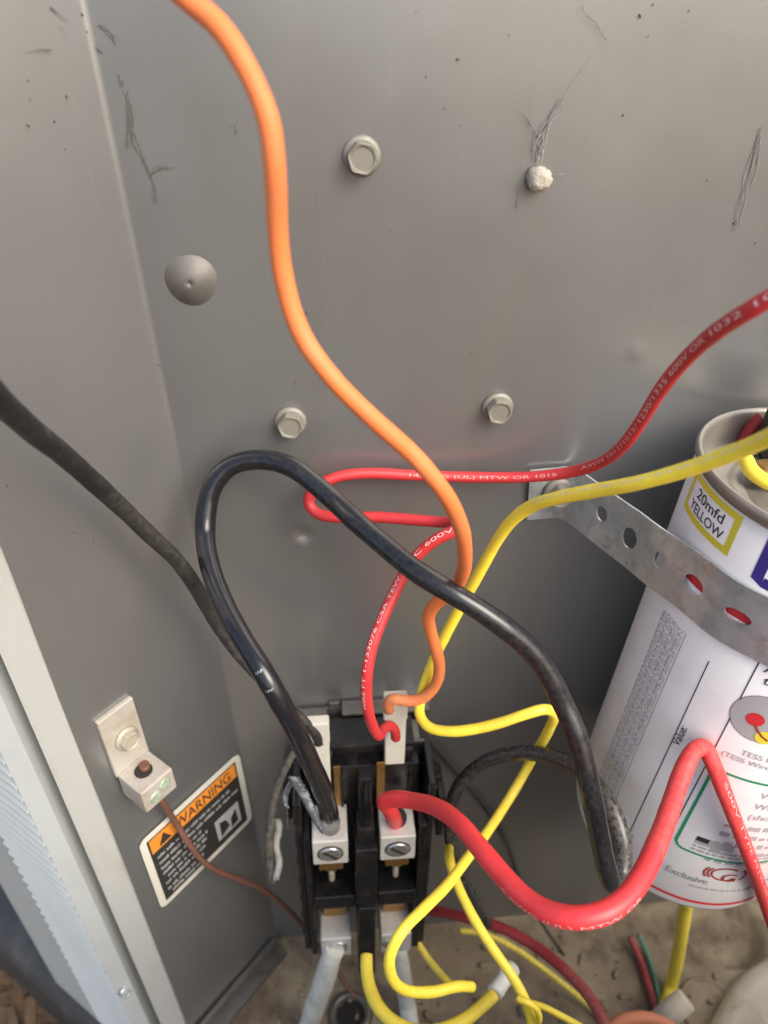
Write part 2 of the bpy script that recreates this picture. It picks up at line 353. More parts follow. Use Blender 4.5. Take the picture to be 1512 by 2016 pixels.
mb = MB(); prof = [(0, -.012), (.002, -.002), (.005, .0035), (.012, .0055), (.05, .0068), (.10, .007)]
for k in range(len(pth.p)):
    sd_ = np.cross(pth.t[k], [0, 0, 1.]); sd_ /= np.linalg.norm(sd_); sd_ = sd_ if sd_[0] > 0 else -sd_
    for a, b in prof: mb.v.append(tuple(pth.p[k] + sd_ * a + np.array([0, 0, b])))
for k in range(len(pth.p) - 1):
    for i in range(5): mb.f.append((k * 6 + i, k * 6 + i + 1, k * 6 + 7 + i, k * 6 + 6 + i)); mb.sm.append(True)
structure(mb.build('raised_ledge', 'ridge', pan, recenter=False))
# added panel, unseen below the view, put in to shade the lower compartment
mb = MB(); mb.box(-.046, .80, -.2032, -.2015, -.62, -.235); mb.box(-.046, .80, -.2015, -.1955, -.2367, -.235); structure(mb.build('added_shade_panel', 'panel'))
# outdoors beyond the lip
mb = MB(); mb.box(-3, 3, -3, 3, -.66, -.60); ground = structure(mb.build('ground', 'mulch'))
mb = MB()
g0 = hit(60, 1960, np.array([0, 0, 1.]), -.595)
for k in range(900):
    c = np.array([g0[0] + rng.normal(0, .10), g0[1] + rng.normal(0, .08), -.597 + rng.uniform(0, .006)]); a = rng.uniform(0, PI); l, ww, hh = rng.uniform(.004, .014), rng.uniform(.002, .005), rng.uniform(.001, .003)
    tl = rng.uniform(-.4, .4)
    mb.box(-l, l, -ww, ww, -hh, hh, lambda x, y, z: c + np.array([x * math.cos(a) - y * math.sin(a), x * math.sin(a) + y * math.cos(a), z + x * tl]))
stuff(mb.build('mulch', 'mulch'))

# ------------------------------------------------------------------ louvred outer panel of the unit
PO = np.array([-.1342, -.0525, 0]); LU = np.array([-math.sin(math.radians(52)), math.cos(math.radians(52)), 0]); LN = np.array([-LU[1], LU[0], 0])
if LN[1] > 0: LN = -LN
ctr = thing('louvred_panel', (PO[0], PO[1], ZF), 'pale grey louvred outer panel of the unit with fine horizontal ribs, outside the metal compartment', 'panel')
lz = lambda u, n_, z: PO + LU * u + LN * n_ + np.array([0, 0, z])
mb = MB(); mb.box(-.1344, -.1252, -.0532, -.0500, ZF - .03, .13); mb.box(-.1266, -.1252, -.0500, -.036, ZF - .03, .13); mb.build('corner_post', 'outer', ctr)
mb = MB(); mb.box(-.1262, -.1172, -.0375, -.0365, ZF - .03, .13); mb.build('recess_strip', 'outshade', ctr)
LW = .049
mb = MB(); mb.box(LW, LW + .046, -.003, 0, ZF - .04, .13, lz); mb.build('frame', 'outer', ctr, bevel=.0012)
mb = MB(); mb.box(0, LW, -.006, -.0045, ZF - .04, .13, lz); mb.build('backing', 'outer', ctr)
step = .0078; zz = ZF - .03; nm = 0
lou = None
while zz < -.02:
    mb = MB(); z0 = zz
    v = [lz(u, n_, z0 + dz) for u in (0.0004, LW - .001) for n_, dz in ((-.0044, 0), (.0012, .0006), (.0014, .0018), (-.0044, step * .98))]
    mb.add(v, [(0, 1, 5, 4), (1, 2, 6, 5), (2, 3, 7, 6), (3, 0, 4, 7), (0, 3, 2, 1), (4, 5, 6, 7)])
    if lou is None: lou = mb.build('louvre', 'outer', ctr); lz0 = zz
    else:
        o = lou.copy(); COL.objects.link(o); o.parent = ctr; o.location = (0, 0, zz - lz0)
    zz += step
mb = MB(); q = hit(120, 1985, np.array([0, 0, 1.]), ZF - .035)
pe = [(-.2537 - .34, .0308 + .26), (-.1971 + .10, -.0123 - .0765), (.05, -.08), (.05, .40), (-.59, .40)]
mb.add([(x, y, z) for z in (ZF - .11, ZF - .0435) for x, y in pe], [(0, 1, 2, 3, 4), (9, 8, 7, 6, 5)] + [(i, (i + 1) % 5, 5 + (i + 1) % 5, 5 + i) for i in range(5)]); structure(mb.build('pad', 'pad', bevel=.012, seg=4))

# ------------------------------------------------------------------ hex bolts and other screws
def hexr(a, k): return 1 if k >= 3 else math.cos(PI / 6) / math.cos((a + .25) % (PI / 3) - PI / 6)
def make_bolt(fn, name, label, loc, flange=.0058, hx=.0044, h=.0042, group='hex washer-head bolts', tilt=.0, m='steel'):
    t = thing(name, loc, label, 'bolt', group)
    mb = MB(); mb.lathe([(flange * 1.0, 0), (flange, .0007), (flange * .93, .0013), (hx * 1.05, .0016)], 32, fn); mb.build('washer_flange', m, t)
    mb = MB(); mb.lathe([(hx * 1.1, .0012), (hx * 1.1, .0012 + h * .82), (hx * 1.04, .0012 + h), (hx * .80, .0012 + h - .00015), (hx * .74, .0012 + h - .0005)], 36, fn, rfun=hexr, smooth=False); mb.build('hex_head', m, t)
    return t
for px, py, lab in ((712, 307, 'hex washer-head bolt high on the back panel, right of the orange wire'), (572, 829, 'dusty hex bolt on the back panel, left of the orange wire above the black loop'), (979, 801, 'dusty hex bolt on the back panel below the dust-capped stud, above the red wire')):
    p = W(px, py); make_bolt(WALL_FN(p), 'hex_bolt', lab, p)
p = W(1058, 350); mb = MB(); mb.lathe([(.0036, 0), (.0038, .0015), (.0037, .003), (.0030, .0043), (.0016, .0051)], 20, WALL_FN(p), rfun=lambda a, k: 1 + .09 * math.sin(3 * a + k) + .06 * math.sin(7 * a - 2 * k))
p_ = W(376, 552)
M['dimple'] = mat('rust_stained_paint', (.15, .142, .128), .55, .35, layers=[(60, (.15, .11, .075), .42, .65, .7), (180, (.11, .10, .09), .5, .7, .5)], bump=[(300, .2, .0004)])
dm = MB(); dm.lathe([(.0102, -.0003), (.0092, .0001), (.0084, .0006), (.0074, .0013), (.0060, .0021), (.0042, .0029), (.0026, .0034), (.0012, .0036), (.0008, .0033), (.0004, .0029)], 40, WALL_FN(p_), rfun=lambda a, k: .88 + .02 * math.sin(3 * a)); dm.build('dimple', 'dimple', wall)
st = tag(mb.build('stud', 'dust'), 'stud end capped with pale dust and spider silk, high on the back panel', 'stud')
def strand(mb, pts, r0, off=.0006, jit=.0006, pl=W, n=5):
    pp = [pl(x, y, off) + rng.normal(0, jit, 3) * np.array([1, .2, 1]) for x, y in pts]; pth = Path(pp, .0009); o = len(mb.v)
    for k in range(len(pth.p)):
        r = r0 * (.08 + .34 * abs(rng.normal(0, .7))) * (1 - .6 * k / len(pth.p))
        for i in range(n): mb.v.append(tuple(pth.p[k] + r * (pth.n[k] * math.cos(2 * PI * i / n) + pth.b[k] * math.sin(2 * PI * i / n))))
    for k in range(len(pth.p) - 1):
        for i in range(n): mb.f.append((o + k * n + i, o + k * n + (i + 1) % n, o + (k + 1) * n + (i + 1) % n, o + (k + 1) * n + i)); mb.sm.append(True)
mb = MB()
for _ in range(12): strand(mb, [(1062, 315), (1064, 285), (1072, 260), (1085, 235), (1100, 210), (1108, 195)], .00042, .0010, .0011)
strand(mb, [(1112, 190), (1140, 150), (1168, 115), (1195, 78)], .00025, .0008, .0002)
strand(mb, [(1085, 345), (1105, 345), (1112, 335), (1113, 360)], .0003, .0008, .0003)
for _ in range(8): strand(mb, [(1495, 260), (1488, 300), (1478, 350), (1462, 400), (1448, 450)], .0003, .0004, .0009)
stuff(tag(mb.build('cobweb', 'cobpale'), 'pale dusty cobweb running up from the dust-capped stud', 'cobweb'))
mb = MB()
strand(mb, [(1195, 78), (1180, 62), (1172, 45), (1147, 24), (1145, 0)], .0004, .0008, .0002)
strand(mb, [(1060, 268), (1048, 250), (1036, 232), (1024, 221)], .0004, .0008, .0002)
strand(mb, [(1020, 365), (1018, 390), (1015, 410)], .0003, .0006, .0002)
for a in ([(195, 48), (215, 70), (230, 88)], [(190, 92), (200, 102)], [(236, 150), (240, 170)], [(250, 185), (253, 210), (258, 250), (262, 275), (282, 310), (296, 345), (305, 370), (300, 390), (308, 405)], [(252, 200), (255, 260), (258, 298)], [(297, 345), (315, 332), (335, 330)], [(256, 208), (260, 240), (264, 270)], [(462, 250), (464, 262)]): [strand(mb, [(x + rng.normal(0, 3.2), y + rng.normal(0, 3.5)) for x, y in a], .00030, .0002, .0004) for _ in range(5)]
strand(mb, [(300, 712), (318, 720), (332, 722)], .0004)
stuff(tag(mb.build('cobweb', 'cob'), 'sooty dark cobweb threads on the panel near its upper fold', 'cobweb'))
mb = MB()
for a in ([(105, 18), (118, 25), (125, 40), (132, 48)], [(100, 92), (75, 96), (60, 105)], [(118, 55), (130, 62)]): strand(mb, a, .0006, .0008, .0005, S)
stuff(tag(mb.build('cobweb', 'cob'), 'short dark cobweb threads at the very top of the angled side panel', 'cobweb'))
mb = MB()
for k in range(55):
    s_ = rng.random() < .25; x, y = (rng.uniform(0, 220), rng.uniform(0, 1100)) if s_ else (rng.uniform(300, 1512), rng.uniform(0, 1500)); p = (S if s_ else W)(x, y, .0003)
    if p[0] > .2 or (not s_ and p[0] < -.055): continue
    r = abs(rng.normal(.00008, .00008)) + .00008; fn = (SIDE_FN if s_ else WALL_FN)(p); a = rng.uniform(0, 6); e = rng.uniform(1, 2.6)
    mb.lathe([(r, -.0003), (r * .8, .0001), (r * .3, .0003)], 6, lambda x_, y_, z_: fn(x_ * math.cos(a) * e - y_ * math.sin(a), x_ * math.sin(a) * e + y_ * math.cos(a), z_))
stuff(tag(mb.build('specks', 'cob'), 'small dark dirt specks scattered over the grey panel', 'dirt'))
p = S(240, 1950); make_bolt(SIDE_FN(hit(242, 1950, np.array([0, 1., 0]), -.0535)), 'hex_bolt', 'shiny little screw head at the foot of the pale outer post', hit(242, 1950, np.array([0, 1., 0]), -.0535), .0026, .002, .0024, m='screw')

M['oldlug'] = mat('weathered_lug', (.46, .43, .38), .5, .25, layers=[(120, (.36, .28, .20), .45, .7, .7), (400, (.25, .19, .13), .6, .75, .6)], bump=[(300, .3, .0004)])
M['oldscrew'] = mat('weathered_screw', (.44, .40, .32), .5, .3, layers=[(200, (.32, .24, .15), .5, .7, .6)])
# ------------------------------------------------------------------ ground lug on the side panel
lo = sp(.0530, 0, -.2318)
t = thing('ground_lug', lo, 'aluminium ground lug with a green-stained screw face, fixed to the angled side panel', 'terminal lug')
lf = lambda x, y, z: lo + (-SD) * x + np.array([0, 0, 1.]) * y + SN * z
mb = MB(); mb.box(-.0082, .0082, -.030, .003, .0003, .0026, lf); mb.build('tongue', 'oldlug', t, bevel=.0005)
mb = MB(); mb.box(-.0078, .0078, -.0408, -.0285, .0024, .0178, lf); box_ = mb.build('terminal_box', 'oldlug', t, bevel=.0007)
mb = MB(); mb.lathe([(.0037, -.0284), (.0037, -.0281)], 24, lambda x, y, z: lf(x, z, .0095 + y)); mb.build('wire_hole', 'hole', t)
M['greens'] = mat('verdigris', (.42, .50, .38), .5, .3, layers=[(300, (.20, .28, .18), .45, .65, .8)])
for dx in (-.0024, .0028):
    mb = MB(); mb.lathe([(.0027, .0176), (.0027, .0181), (.0022, .0185), (.0013, .0182)], 20, lambda x, y, z: lf(x + dx, y - .0346 + dx * .5, z)); mb.build('clamp_screw', 'greens', t)
make_bolt(frame_fn(lf(0.0005, -.0135, .0026), -SD, (0, 0, 1), SN), 'hex_bolt', 'cream coloured screw holding the ground lug to the side panel', lf(0.0005, -.0135, .0026), .0052, .0040, .0030, m='oldscrew')
# ------------------------------------------------------------------ warning sticker on the side panel
A0, A1, Z0, Z1 = .0617, .0010, -.3630, -.3086
lb = thing('warning_sticker', sp(A0, .0006, Z0), 'black and orange warning sticker with rounded white border on the angled side panel', 'sticker')
def rrect(w_, h_, r, n=6):
    pts = []
    for cx, cy, a0 in ((w_ - r, r, -PI / 2), (w_ - r, h_ - r, 0), (r, h_ - r, PI / 2), (r, r, PI)):
        pts += [(cx + r * math.cos(a0 + PI / 2 * k / n), cy + r * math.sin(a0 + PI / 2 * k / n)) for k in range(n + 1)]
    return pts
LWd, LHt = A0 - A1, Z1 - Z0
lp = lambda x, y, o: sp(A0 - x, .0010 + o, Z0 + y)
def flat_poly(mb, pts, o, th=.00015):
    n = len(pts); mb.add([lp(x, y, o) for x, y in pts] + [lp(x, y, o + th) for x, y in pts], [tuple(range(n)), tuple(range(2 * n - 1, n - 1, -1))] + [(i, (i + 1) % n, n + (i + 1) % n, n + i) for i in range(n)])
def frect(mb, x0, y0, x1, y1, o): flat_poly(mb, [(x0, y0), (x1, y0), (x1, y1), (x0, y1)], o)
mb = MB(); flat_poly(mb, rrect(LWd, LHt, .004), 0); mb.build('border', 'pcream', lb)
mb = MB(); frect(mb, .0035, .0035, LWd - .0035, LHt - .0035, .0002); mb.build('black_field', 'pdark', lb)
mb = MB(); frect(mb, .0045, LHt - .0135, LWd - .0045, LHt - .0042, .0004); mb.build('orange_band', 'porange', lb)
mb = MB(); v, f = text_mesh('WARNING', 0, .010); x1 = v[:, 0].max(); mb.add([lp(.0185 + x / x1 * .034, LHt - .0122 + y * .0094, .0006) for x, y in v], f)
flat_poly(mb, [(.0085, LHt - .0122), (.0155, LHt - .0122), (.012, LHt - .0055)], .0006); mb.build('lettering', 'pdark', lb)
mb = MB()
for row, (y, x0, x1) in enumerate([(.0355, .006, .050), (.0310, .006, .054), (.0265, .006, .030), (.0225, .006, .033), (.0185, .008, .033), (.0145, .006, .030), (.0098, .006, .028), (.0062, .008, .024)]):
    x = x0
    while x < x1:
        for _ in range(rng.integers(2, 8)):
            if x > x1: break
            l = rng.uniform(.0004, .0010); h_ = rng.choice([.0013, .0013, .0019]); frect(mb, x, y, x + l, y + h_, .0006); x += l + .0003
        x += .0009
stuff(mb.build('small_print', 'pdgrey', lb))
mb = MB(); frect(mb, .038, .0085, .0535, .024, .0006); mb.build('pictogram', 'pdgrey', lb)
mb = MB(); flat_poly(mb, [(.040, .010), (.046, .013), (.0445, .019), (.0405, .021)], .0008); flat_poly(mb, [(.047, .010), (.0515, .011), (.051, .0205), (.0475, .0165)], .0008); mb.build('pictogram_drawing', 'pdark', lb)

# ------------------------------------------------------------------ contactor
CT = thing('contactor', (0.0005, 0, -.32), 'black two-pole contactor with aluminium wire lugs, mounted low on the back panel', 'contactor')
c23 = math.radians(2.35)
def cf(x, o, z):   # local mm: x right, o out from the panel, z up
    x, o, z = x / 1000, o / 1000, z / 1000
    return np.array([.0005 + x * math.cos(c23) + z * math.sin(c23), -o, -.32 - x * math.sin(c23) + z * math.cos(c23)])
def cbox(name, m, *bs, bevel=.0006):
    mb = MB()
    for b in bs: mb.box(*b, fn=cf)
    return mb.build(name, m, CT, bevel=bevel)
cbox('mounting_plate', 'plate', (-31, 32, .8, 2.4, -95, 38), (-30, -17, .8, 8, 36.2, 38), (-16, -11, .8, 2.4, 38, 41), (-10, 12, .8, 9, 39.5, 41), (18, 31, .8, 8, 38.5, 40), bevel=.0003)
cbox('base', 'plastic', (-29.5, 27.5, 2.6, 22, -98, 34))
cbox('coil_housing', 'plastic', (-22, 24, 22, 30, -70, 30), (-20, 22, 9, 26, 34, 39))
cbox('side_wall', 'plastic', (-33, -29.7, 4, 44, -100, 24)); cbox('side_wall', 'plastic', (26.5, 29.6, 4, 44, -102, 34))
cbox('side_wall', 'plastic', (-29.6, -26.5, 22, 47, -100, 3), (23, 26.4, 22, 47, -100, 8))
cbox('coil_rib', 'plastic', (-12, -10.5, 30, 33, -2, 29)); cbox('coil_rib', 'plastic', (-1.4, -.4, 36, 38.5, 8, 27)); cbox('coil_rib', 'plastic', (19, 20.5, 30, 33, -2, 29)); cbox('cover_clip', 'plastic', (-20, -15, 26, 29, 33.8, 38)); cbox('cover_clip', 'plastic', (16, 21, 26, 29, 33.8, 38))
cbox('barrier', 'plastic', (-6.2, 4.0, 22, 50, -60, -4), (-5.5, 3.2, 22, 53, -112, -48), (-5, 2.8, 22, 46, -4, 6), (-4, 1.8, 22, 36, 6, 28), (-6.6, -5.9, 44, 51, -36, -20), (-6.6, -5.9, 44, 51, -56, -44))
cbox('shelf', 'plastic', (-26.4, -6.6, 24, 49, -53, -43)); cbox('shelf', 'plastic', (4.4, 22.8, 24, 49, -53, -42))
cbox('mounting_ear', 'plastic', (32, 39, 3, 12, -22, -6), (36, 39.5, 3, 22, -40, -8)); cbox('mounting_ear', 'plastic', (-40, -33.2, 3, 14, -30, 0))
for sx in (-17.5, 13):
    lug = cbox('wire_lug', 'lug', (sx - 8, sx + 8, 31, 50, -12.5, 5), bevel=.0006)
    mb = MB(); mb.lathe([(5.2, 4.9), (5.2, 5.35)], 24, lambda x, y, z: cf(sx + x * .95, 40 + y * 1.1, z)); q = mb.build('wire_hole', 'hole', CT)
    mb = MB(); mb.lathe([(5.9, 49.6), (5.9, 50.4), (5.5, 50.4), (5.3, 49.9)], 28, lambda x, y, z: cf(sx + x, z, -4 + y * .95)); mb.build('screw_socket', 'hole', CT)
    mb = MB(); mb.lathe([(5.1, 49.7), (5.1, 50.8), (4.4, 51.2)], 28, lambda x, y, z: cf(sx + x, z, -4 + y * .95)); sc = mb.build('lug_screw', 'screw', CT)
    mb = MB(); mb.box(-4.3, 4.3, -.7, .7, 51.15, 51.45, lambda x, y, z: cf(sx + x * .75 - y * .66, z, -4 - x * .66 - y * .75)); mb.build('screw_slot', 'hole', CT)
    cbox('brass_tab', 'brass', (sx - 5.5, sx + 5.5, 38, 49, -19, -12.6), (sx - 2.4, sx + 2.4, 40, 48, -22, -19), bevel=.0003)
    mb = MB(); mb.lathe([(1.2, -34), (1.4, -33), (1.4, -22.2), (1.0, -21.8)], 14, lambda x, y, z: cf(sx + x, 45 + y, z)); mb.build('contact_pin', 'oldscrew', CT)
    cbox('brass_tab', 'brass', (-14.9, -11.8, 31, 32, 5, 33) if sx < 0 else (4.4, 8.2, 31, 32, 5, 34), bevel=.0003)
    bx = sx + (.8 if sx < 0 else 1)
    mb = MB(); mb.box(bx - 7.7, bx + 7.7, 30, 50, -97, -80, cf); mb.build('wire_lug', 'lug', CT, bevel=.0006)
    cbox('brass_tab', 'brass', (bx - 6, bx + 6, 24, 38, -80, -66), bevel=.0003)
    mb = MB(); mb.lathe([(4.9, 49.7), (4.9, 50.6), (4.1, 51)], 24, lambda x, y, z: cf(bx + (1 if sx < 0 else -2) + x, z, -88 + y)); mb.build('lug_screw', 'screw', CT)
for k in range(7):
    z_ = -92 + 16 * k; cbox('mould_rib', 'plastic', (-33.9, -32.9, 8, 40, z_, z_ + 2.2), bevel=.0002); cbox('mould_rib', 'plastic', (29.5, 30.4, 8, 40, z_, z_ + 2.2), bevel=.0002)
cbox('side_blade', 'screw', (-38.6, -37.6, 14, 22, -26, -8), bevel=.0002); cbox('side_blade', 'screw', (34, 35, 12, 19, -18, -4), bevel=.0002)
cbox('bridge', 'plate', (-24, 25, 9, 20, 34, 35.2), (-26, 27, 20, 21, 30, 34.5), bevel=.0003)
# white quick-connect shrouds on the tabs
def shroud(x0, x1, ztop, zmid, zbot, o0, half):
    cb = MB(); cb.box(x0, x1, o0, o0 + 4.2, zmid, ztop - 12, cf); cb.box(x0 - .9, x1 + .3, o0 - .4, o0 + 4.9, ztop - 13, ztop, cf)
    cb.box(x0 + half, x1, o0, o0 + 4.2, zbot, zmid, cf); return cb.build('terminal_shroud', 'nylon', CT, bevel=.0007)
shroud(8.2, 17.2, 73, 28, -4, 25.5, 4.2); shroud(-24.6, -16.2, 63, 20, 12, 28, 3)

# ------------------------------------------------------------------ capacitor
cp = thing('capacitor', CC + CAX * CBOT, 'tilted white capacitor can with printed label, held by the metal strap', 'capacitor')
cfn = lambda x, y, z: CC + CAX * z + CE1 * x + CE2 * y
mb = MB(); mb.lathe([(CR - .0006, CBOT + .0025), (CR, CBOT + .0042), (CR, CTOP - .004), (CR - .0004, CTOP - .0035)], 96, cfn, cap=False); mb.build('can', 'can', cp)
mb = MB(); mb.lathe([(CR - .014, CBOT + .0012), (CR - .004, CBOT), (CR - .0012, CBOT + .0006), (CR - .0005, CBOT + .0026)], 96, cfn); mb.build('base_cap', 'base', cp)
mb = MB(); mb.lathe([(CR - .0005, CTOP - .0042), (CR + .0004, CTOP - .0036), (CR + .0011, CTOP - .0022), (CR + .0013, CTOP - .0006), (CR + .0009, CTOP + .0006), (CR + .0002, CTOP + .0010), (CR - .0006, CTOP + .0006), (CR - .0011, CTOP - .0004), (CR - .0013, CTOP - .0016), (CR - .0014, CTOP - .009), (CR - .0024, CTOP - .0112)], 96, cfn, cap=False); mb.build('rim', 'rim', cp)
mb = MB(); mb.lathe([(CR - .0022, CTOP - .0112), (CR - .012, CTOP - .0116), (CR - .0135, CTOP - .0102), (CR - .016, CTOP - .0102), (CR - .018, CTOP - .0112), (.001, CTOP - .0112)], 72, cfn); mb.build('lid', 'lidm', cp)
def cap_loc(px, py, s): # point over the lid under a pixel
    return hit(px, py, CAX, CAX @ (CC + CAX * s))
for px, py, h in ((1472, 893, .036), (1512, 960, .016)):
    b = cap_loc(px, py, CTOP - .011); mb = MB(); mb.box(-.0032, .0032, -.0005, .0005, 0, h, lambda x, y, z: b + CE2 * (y - x * .18) + CE1 * x + CAX * z + CE2 * z * .30); mb.build('blade_terminal', 'screw', cp, bevel=.0003)
b = cap_loc(1463, 872, CTOP - .011); pth = Path([b, b + CAX * .004 + CE2 * .0005, b + CAX * .008 + CE2 * .0016, b + CAX * .011 + CE2 * .0034], .0008); tube('red_boot', pth, .0026, 'darkred', cp)
b = cap_loc(1532, 868, CTOP - .004); mb = MB(); mb.box(-.0065, .012, -.005, .007, -.006, .017, lambda x, y, z: b + CE2 * x + CE1 * y + CAX * z); mb.build('black_boot', 'plastic', cp, bevel=.002, seg=3)
b = cap_loc(1500, 945, CTOP - .008); mb = MB(); mb.lathe([(.0048, 0), (.0055, .001), (.0055, .004), (.003, .0065)], 24, lambda x, y, z: b + CE2 * x + CE1 * y + CAX * z); mb.build('rivet', 'brass', cp)
pth = Path([cap_loc(1468, 905, CTOP + .002), cap_loc(1480, 928, CTOP + .001), cap_loc(1512, 950, CTOP), cap_loc(1560, 965, CTOP)], .0008); tube('yellow_flag', pth, .0024, 'yellow', cp)
# print on the label
LBL = {}
def patch(m, th0, s0, th1, s1, lift=.00012, skew=None):
    mb = LBL.setdefault(m, MB()); n = max(1, int(abs(th1 - th0) / .05)) + 1; v = []
    for i in range(n + 1):
        th = th0 + (th1 - th0) * i / n
        for s in (s0, s1): v.append(cap_pt(th, s, CR + lift))
    mb.add(v, [(2 * i, 2 * i + 2, 2 * i + 3, 2 * i + 1) for i in range(n)], True)
def stroke(m, pts, wd, lift=.00014, closed=False):
    """polyline in (theta, s) with width wd in metres"""
    mb = LBL.setdefault(m, MB()); p0 = [np.array((a * CR, s)) for a, s in pts]; p = []; q = []
    for i in range(len(p0) if closed else len(p0) - 1):
        a, b = p0[i], p0[(i + 1) % len(p0)]; k = max(1, int(abs(b[0] - a[0]) / .002)); c = wd / 2 / max(1e-9, np.linalg.norm(b - a))
        p += [a + (b - a) * j / k for j in range(k)] if k == 1 or len(p0) > 6 else [a] + [a + (b - a) * c] * 0 + [a + (b - a) * j / k for j in range(1, k)]
    if not closed: p.append(p0[-1])
    p = np.array(p)
    for i in range(len(p)):
        a = p[(i - 1) % len(p)] if (closed or i) else p[i]; b = p[(i + 1) % len(p)] if (closed or i < len(p) - 1) else p[i]
        d = b - a; d /= max(1e-9, np.linalg.norm(d)); nrm = np.array([-d[1], d[0]]) * wd / 2; q += [p[i] - nrm, p[i] + nrm]
    k = len(p) if closed else len(p) - 1
    mb.add([cap_pt(x / CR, s, CR + lift) for x, s in q], [(2 * i, 2 * ((i + 1) % len(p)), 2 * ((i + 1) % len(p)) + 1, 2 * i + 1) for i in range(k)], True)
def ctext(m, body, px, py, size, along=False, w_=None, lift=.00022):
    v, f = text_mesh(body, 1, .006); th, s = cap_uv(px, py); mb = LBL.setdefault(m, MB()); kx = size if w_ is None else w_ / v[:, 0].max()
    mb.add([cap_pt(th - y * size / CR, s + x * kx, CR + lift) if along else cap_pt(th + x * kx / CR, s + y * size, CR + lift) for x, y in v], f)
def disc(m, px, py, r, lift):
    th, s = cap_uv(px, py); mb = LBL.setdefault(m, MB()); v = [cap_pt(th, s, CR + lift)]; f = []
    for k in range(1, 5):
        for i in range(28): v.append(cap_pt(th + r * k / 4 * math.cos(2 * PI * i / 28) / CR, s + r * k / 4 * math.sin(2 * PI * i / 28), CR + lift))
    for i in range(28):
        f.append((0, 1 + i, 1 + (i + 1) % 28))
        for k in range(3): f.append((1 + k * 28 + i, 1 + (k + 1) * 28 + i, 1 + (k + 1) * 28 + (i + 1) % 28, 1 + k * 28 + (i + 1) % 28))
    mb.add(v, f, True)
# value box with yellow frame
c = [cap_uv(*q) for q in ((1362, 1030), (1420, 1090), (1468, 990), (1392, 940))]
tl, tr = (c[0][0] + 0) , (c[1][0] + c[2][0]) / 2
th_l, th_r = c[0][0] - .02, tr + .01; s_b, s_t = (c[0][1] + c[1][1]) / 2, (c[2][1] + c[3][1]) / 2
th_l, th_r = -1.775, -1.195; s_t, s_b = CTOP - .0058, .2331
hw_ = .0012; hc = hw_ / CR
patch('pyellow', th_l - hc, s_b - hw_, th_l + hc, s_t + hw_); patch('pyellow', th_r - hc, s_b - hw_, th_r + hc, s_t + hw_); patch('pyellow', th_l + hc, s_b - hw_, th_r - hc, s_b + hw_); patch('pyellow', th_l + hc, s_t - hw_, th_r - hc, s_t + hw_)
wbox = (th_r - th_l) * CR
def vtext(body, fx, fy, size, wfrac):
    v, f = text_mesh(body, 1, .008); mb = LBL.setdefault('pblack', MB()); x1 = v[:, 0].max(); wd = wbox * wfrac
    mb.add([cap_pt(th_l + (fx * wbox + x / x1 * wd) / CR, s_b + fy * (s_t - s_b) + y * size, CR + .0002) for x, y in v], f)
vtext('20mfd', .22, .55, .0052, .60); vtext('YELLOW', .15, .16, .0050, .74)
# red band under the strap
sA, sB = cap_uv(1370, 1140)[1], cap_uv(1372, 1165)[1]
SB = .5 * (cap_uv(1365, 1150)[1] + cap_uv(1460, 1205)[1])
patch('pred', -1.6, SB - .0016, 1.4, SB + .0026)
# ruled lines
for a, b in (((1394, 1300), (1230, 1665)), ((1486, 1298), (1330, 1640)), ((1352, 1248), (1200, 1600))):
    u0, u1 = cap_uv(*a), cap_uv(*b); um = .5 * (u0[0] + u1[0]); stroke('pgrey' if a[0] < 1360 else 'pblack', [(um, u0[1]), (um, u1[1])], .0004 if a[0] > 1360 else .00025)
ctext('pblack', 'Value:', 1337, 1470, .0042, True); ctext('pgrey', 'Volts', 1238, 1665, .0036, True)
# dense fine print along the can's left flank
th0, s0 = cap_uv(1190, 1500); th1 = cap_uv(1338, 1262)[0]; s1 = cap_uv(1310, 1200)[1]
for row in range(15):
    th = th0 + (th1 - th0) * row / 14; s = s0 - .03 + rng.uniform(0, .004)
    while s < s1:
        for _ in range(rng.integers(2, 9)):
            l = rng.uniform(.0004, .0009); hh = rng.choice([.00030, .00030, .00046]) / CR; patch('pfine' if row % 4 else 'pdgrey', th - .0003 / CR, s, th - .0003 / CR + 2 * hh, s + l, .0001); s += l + .00028
            if s > s1: break
        s += .0008
# wiring pictogram
disc('pgrey:pictogram_ring', 1503, 1418, .0105, .0001); disc('pdgrey:pictogram_disc', 1503, 1418, .0101, .00016); disc('pred:wiring_dot', 1487, 1416, .0029, .00026); disc('pyellow:wiring_dot', 1504, 1452, .0029, .0003)
u0, u1, u2 = cap_uv(1486, 1425), cap_uv(1488, 1440), cap_uv(1511, 1458)
stroke('plogo:wiring_arc', [u0, (u1[0] + .002, u1[1] + .001), ((u1[0] + u2[0]) / 2, u2[1] + .0012), u2], .0008, .00034)
ctext('pblack', 'A', 1503, 1322, .0050); ctext('pblack', 'th', 1501, 1345, .0050)
ctext('pdgrey', 'TESS Ha', 1457, 1484, .0036); ctext('pdgrey', '(TESS Wired to', 1419, 1484, .0034)
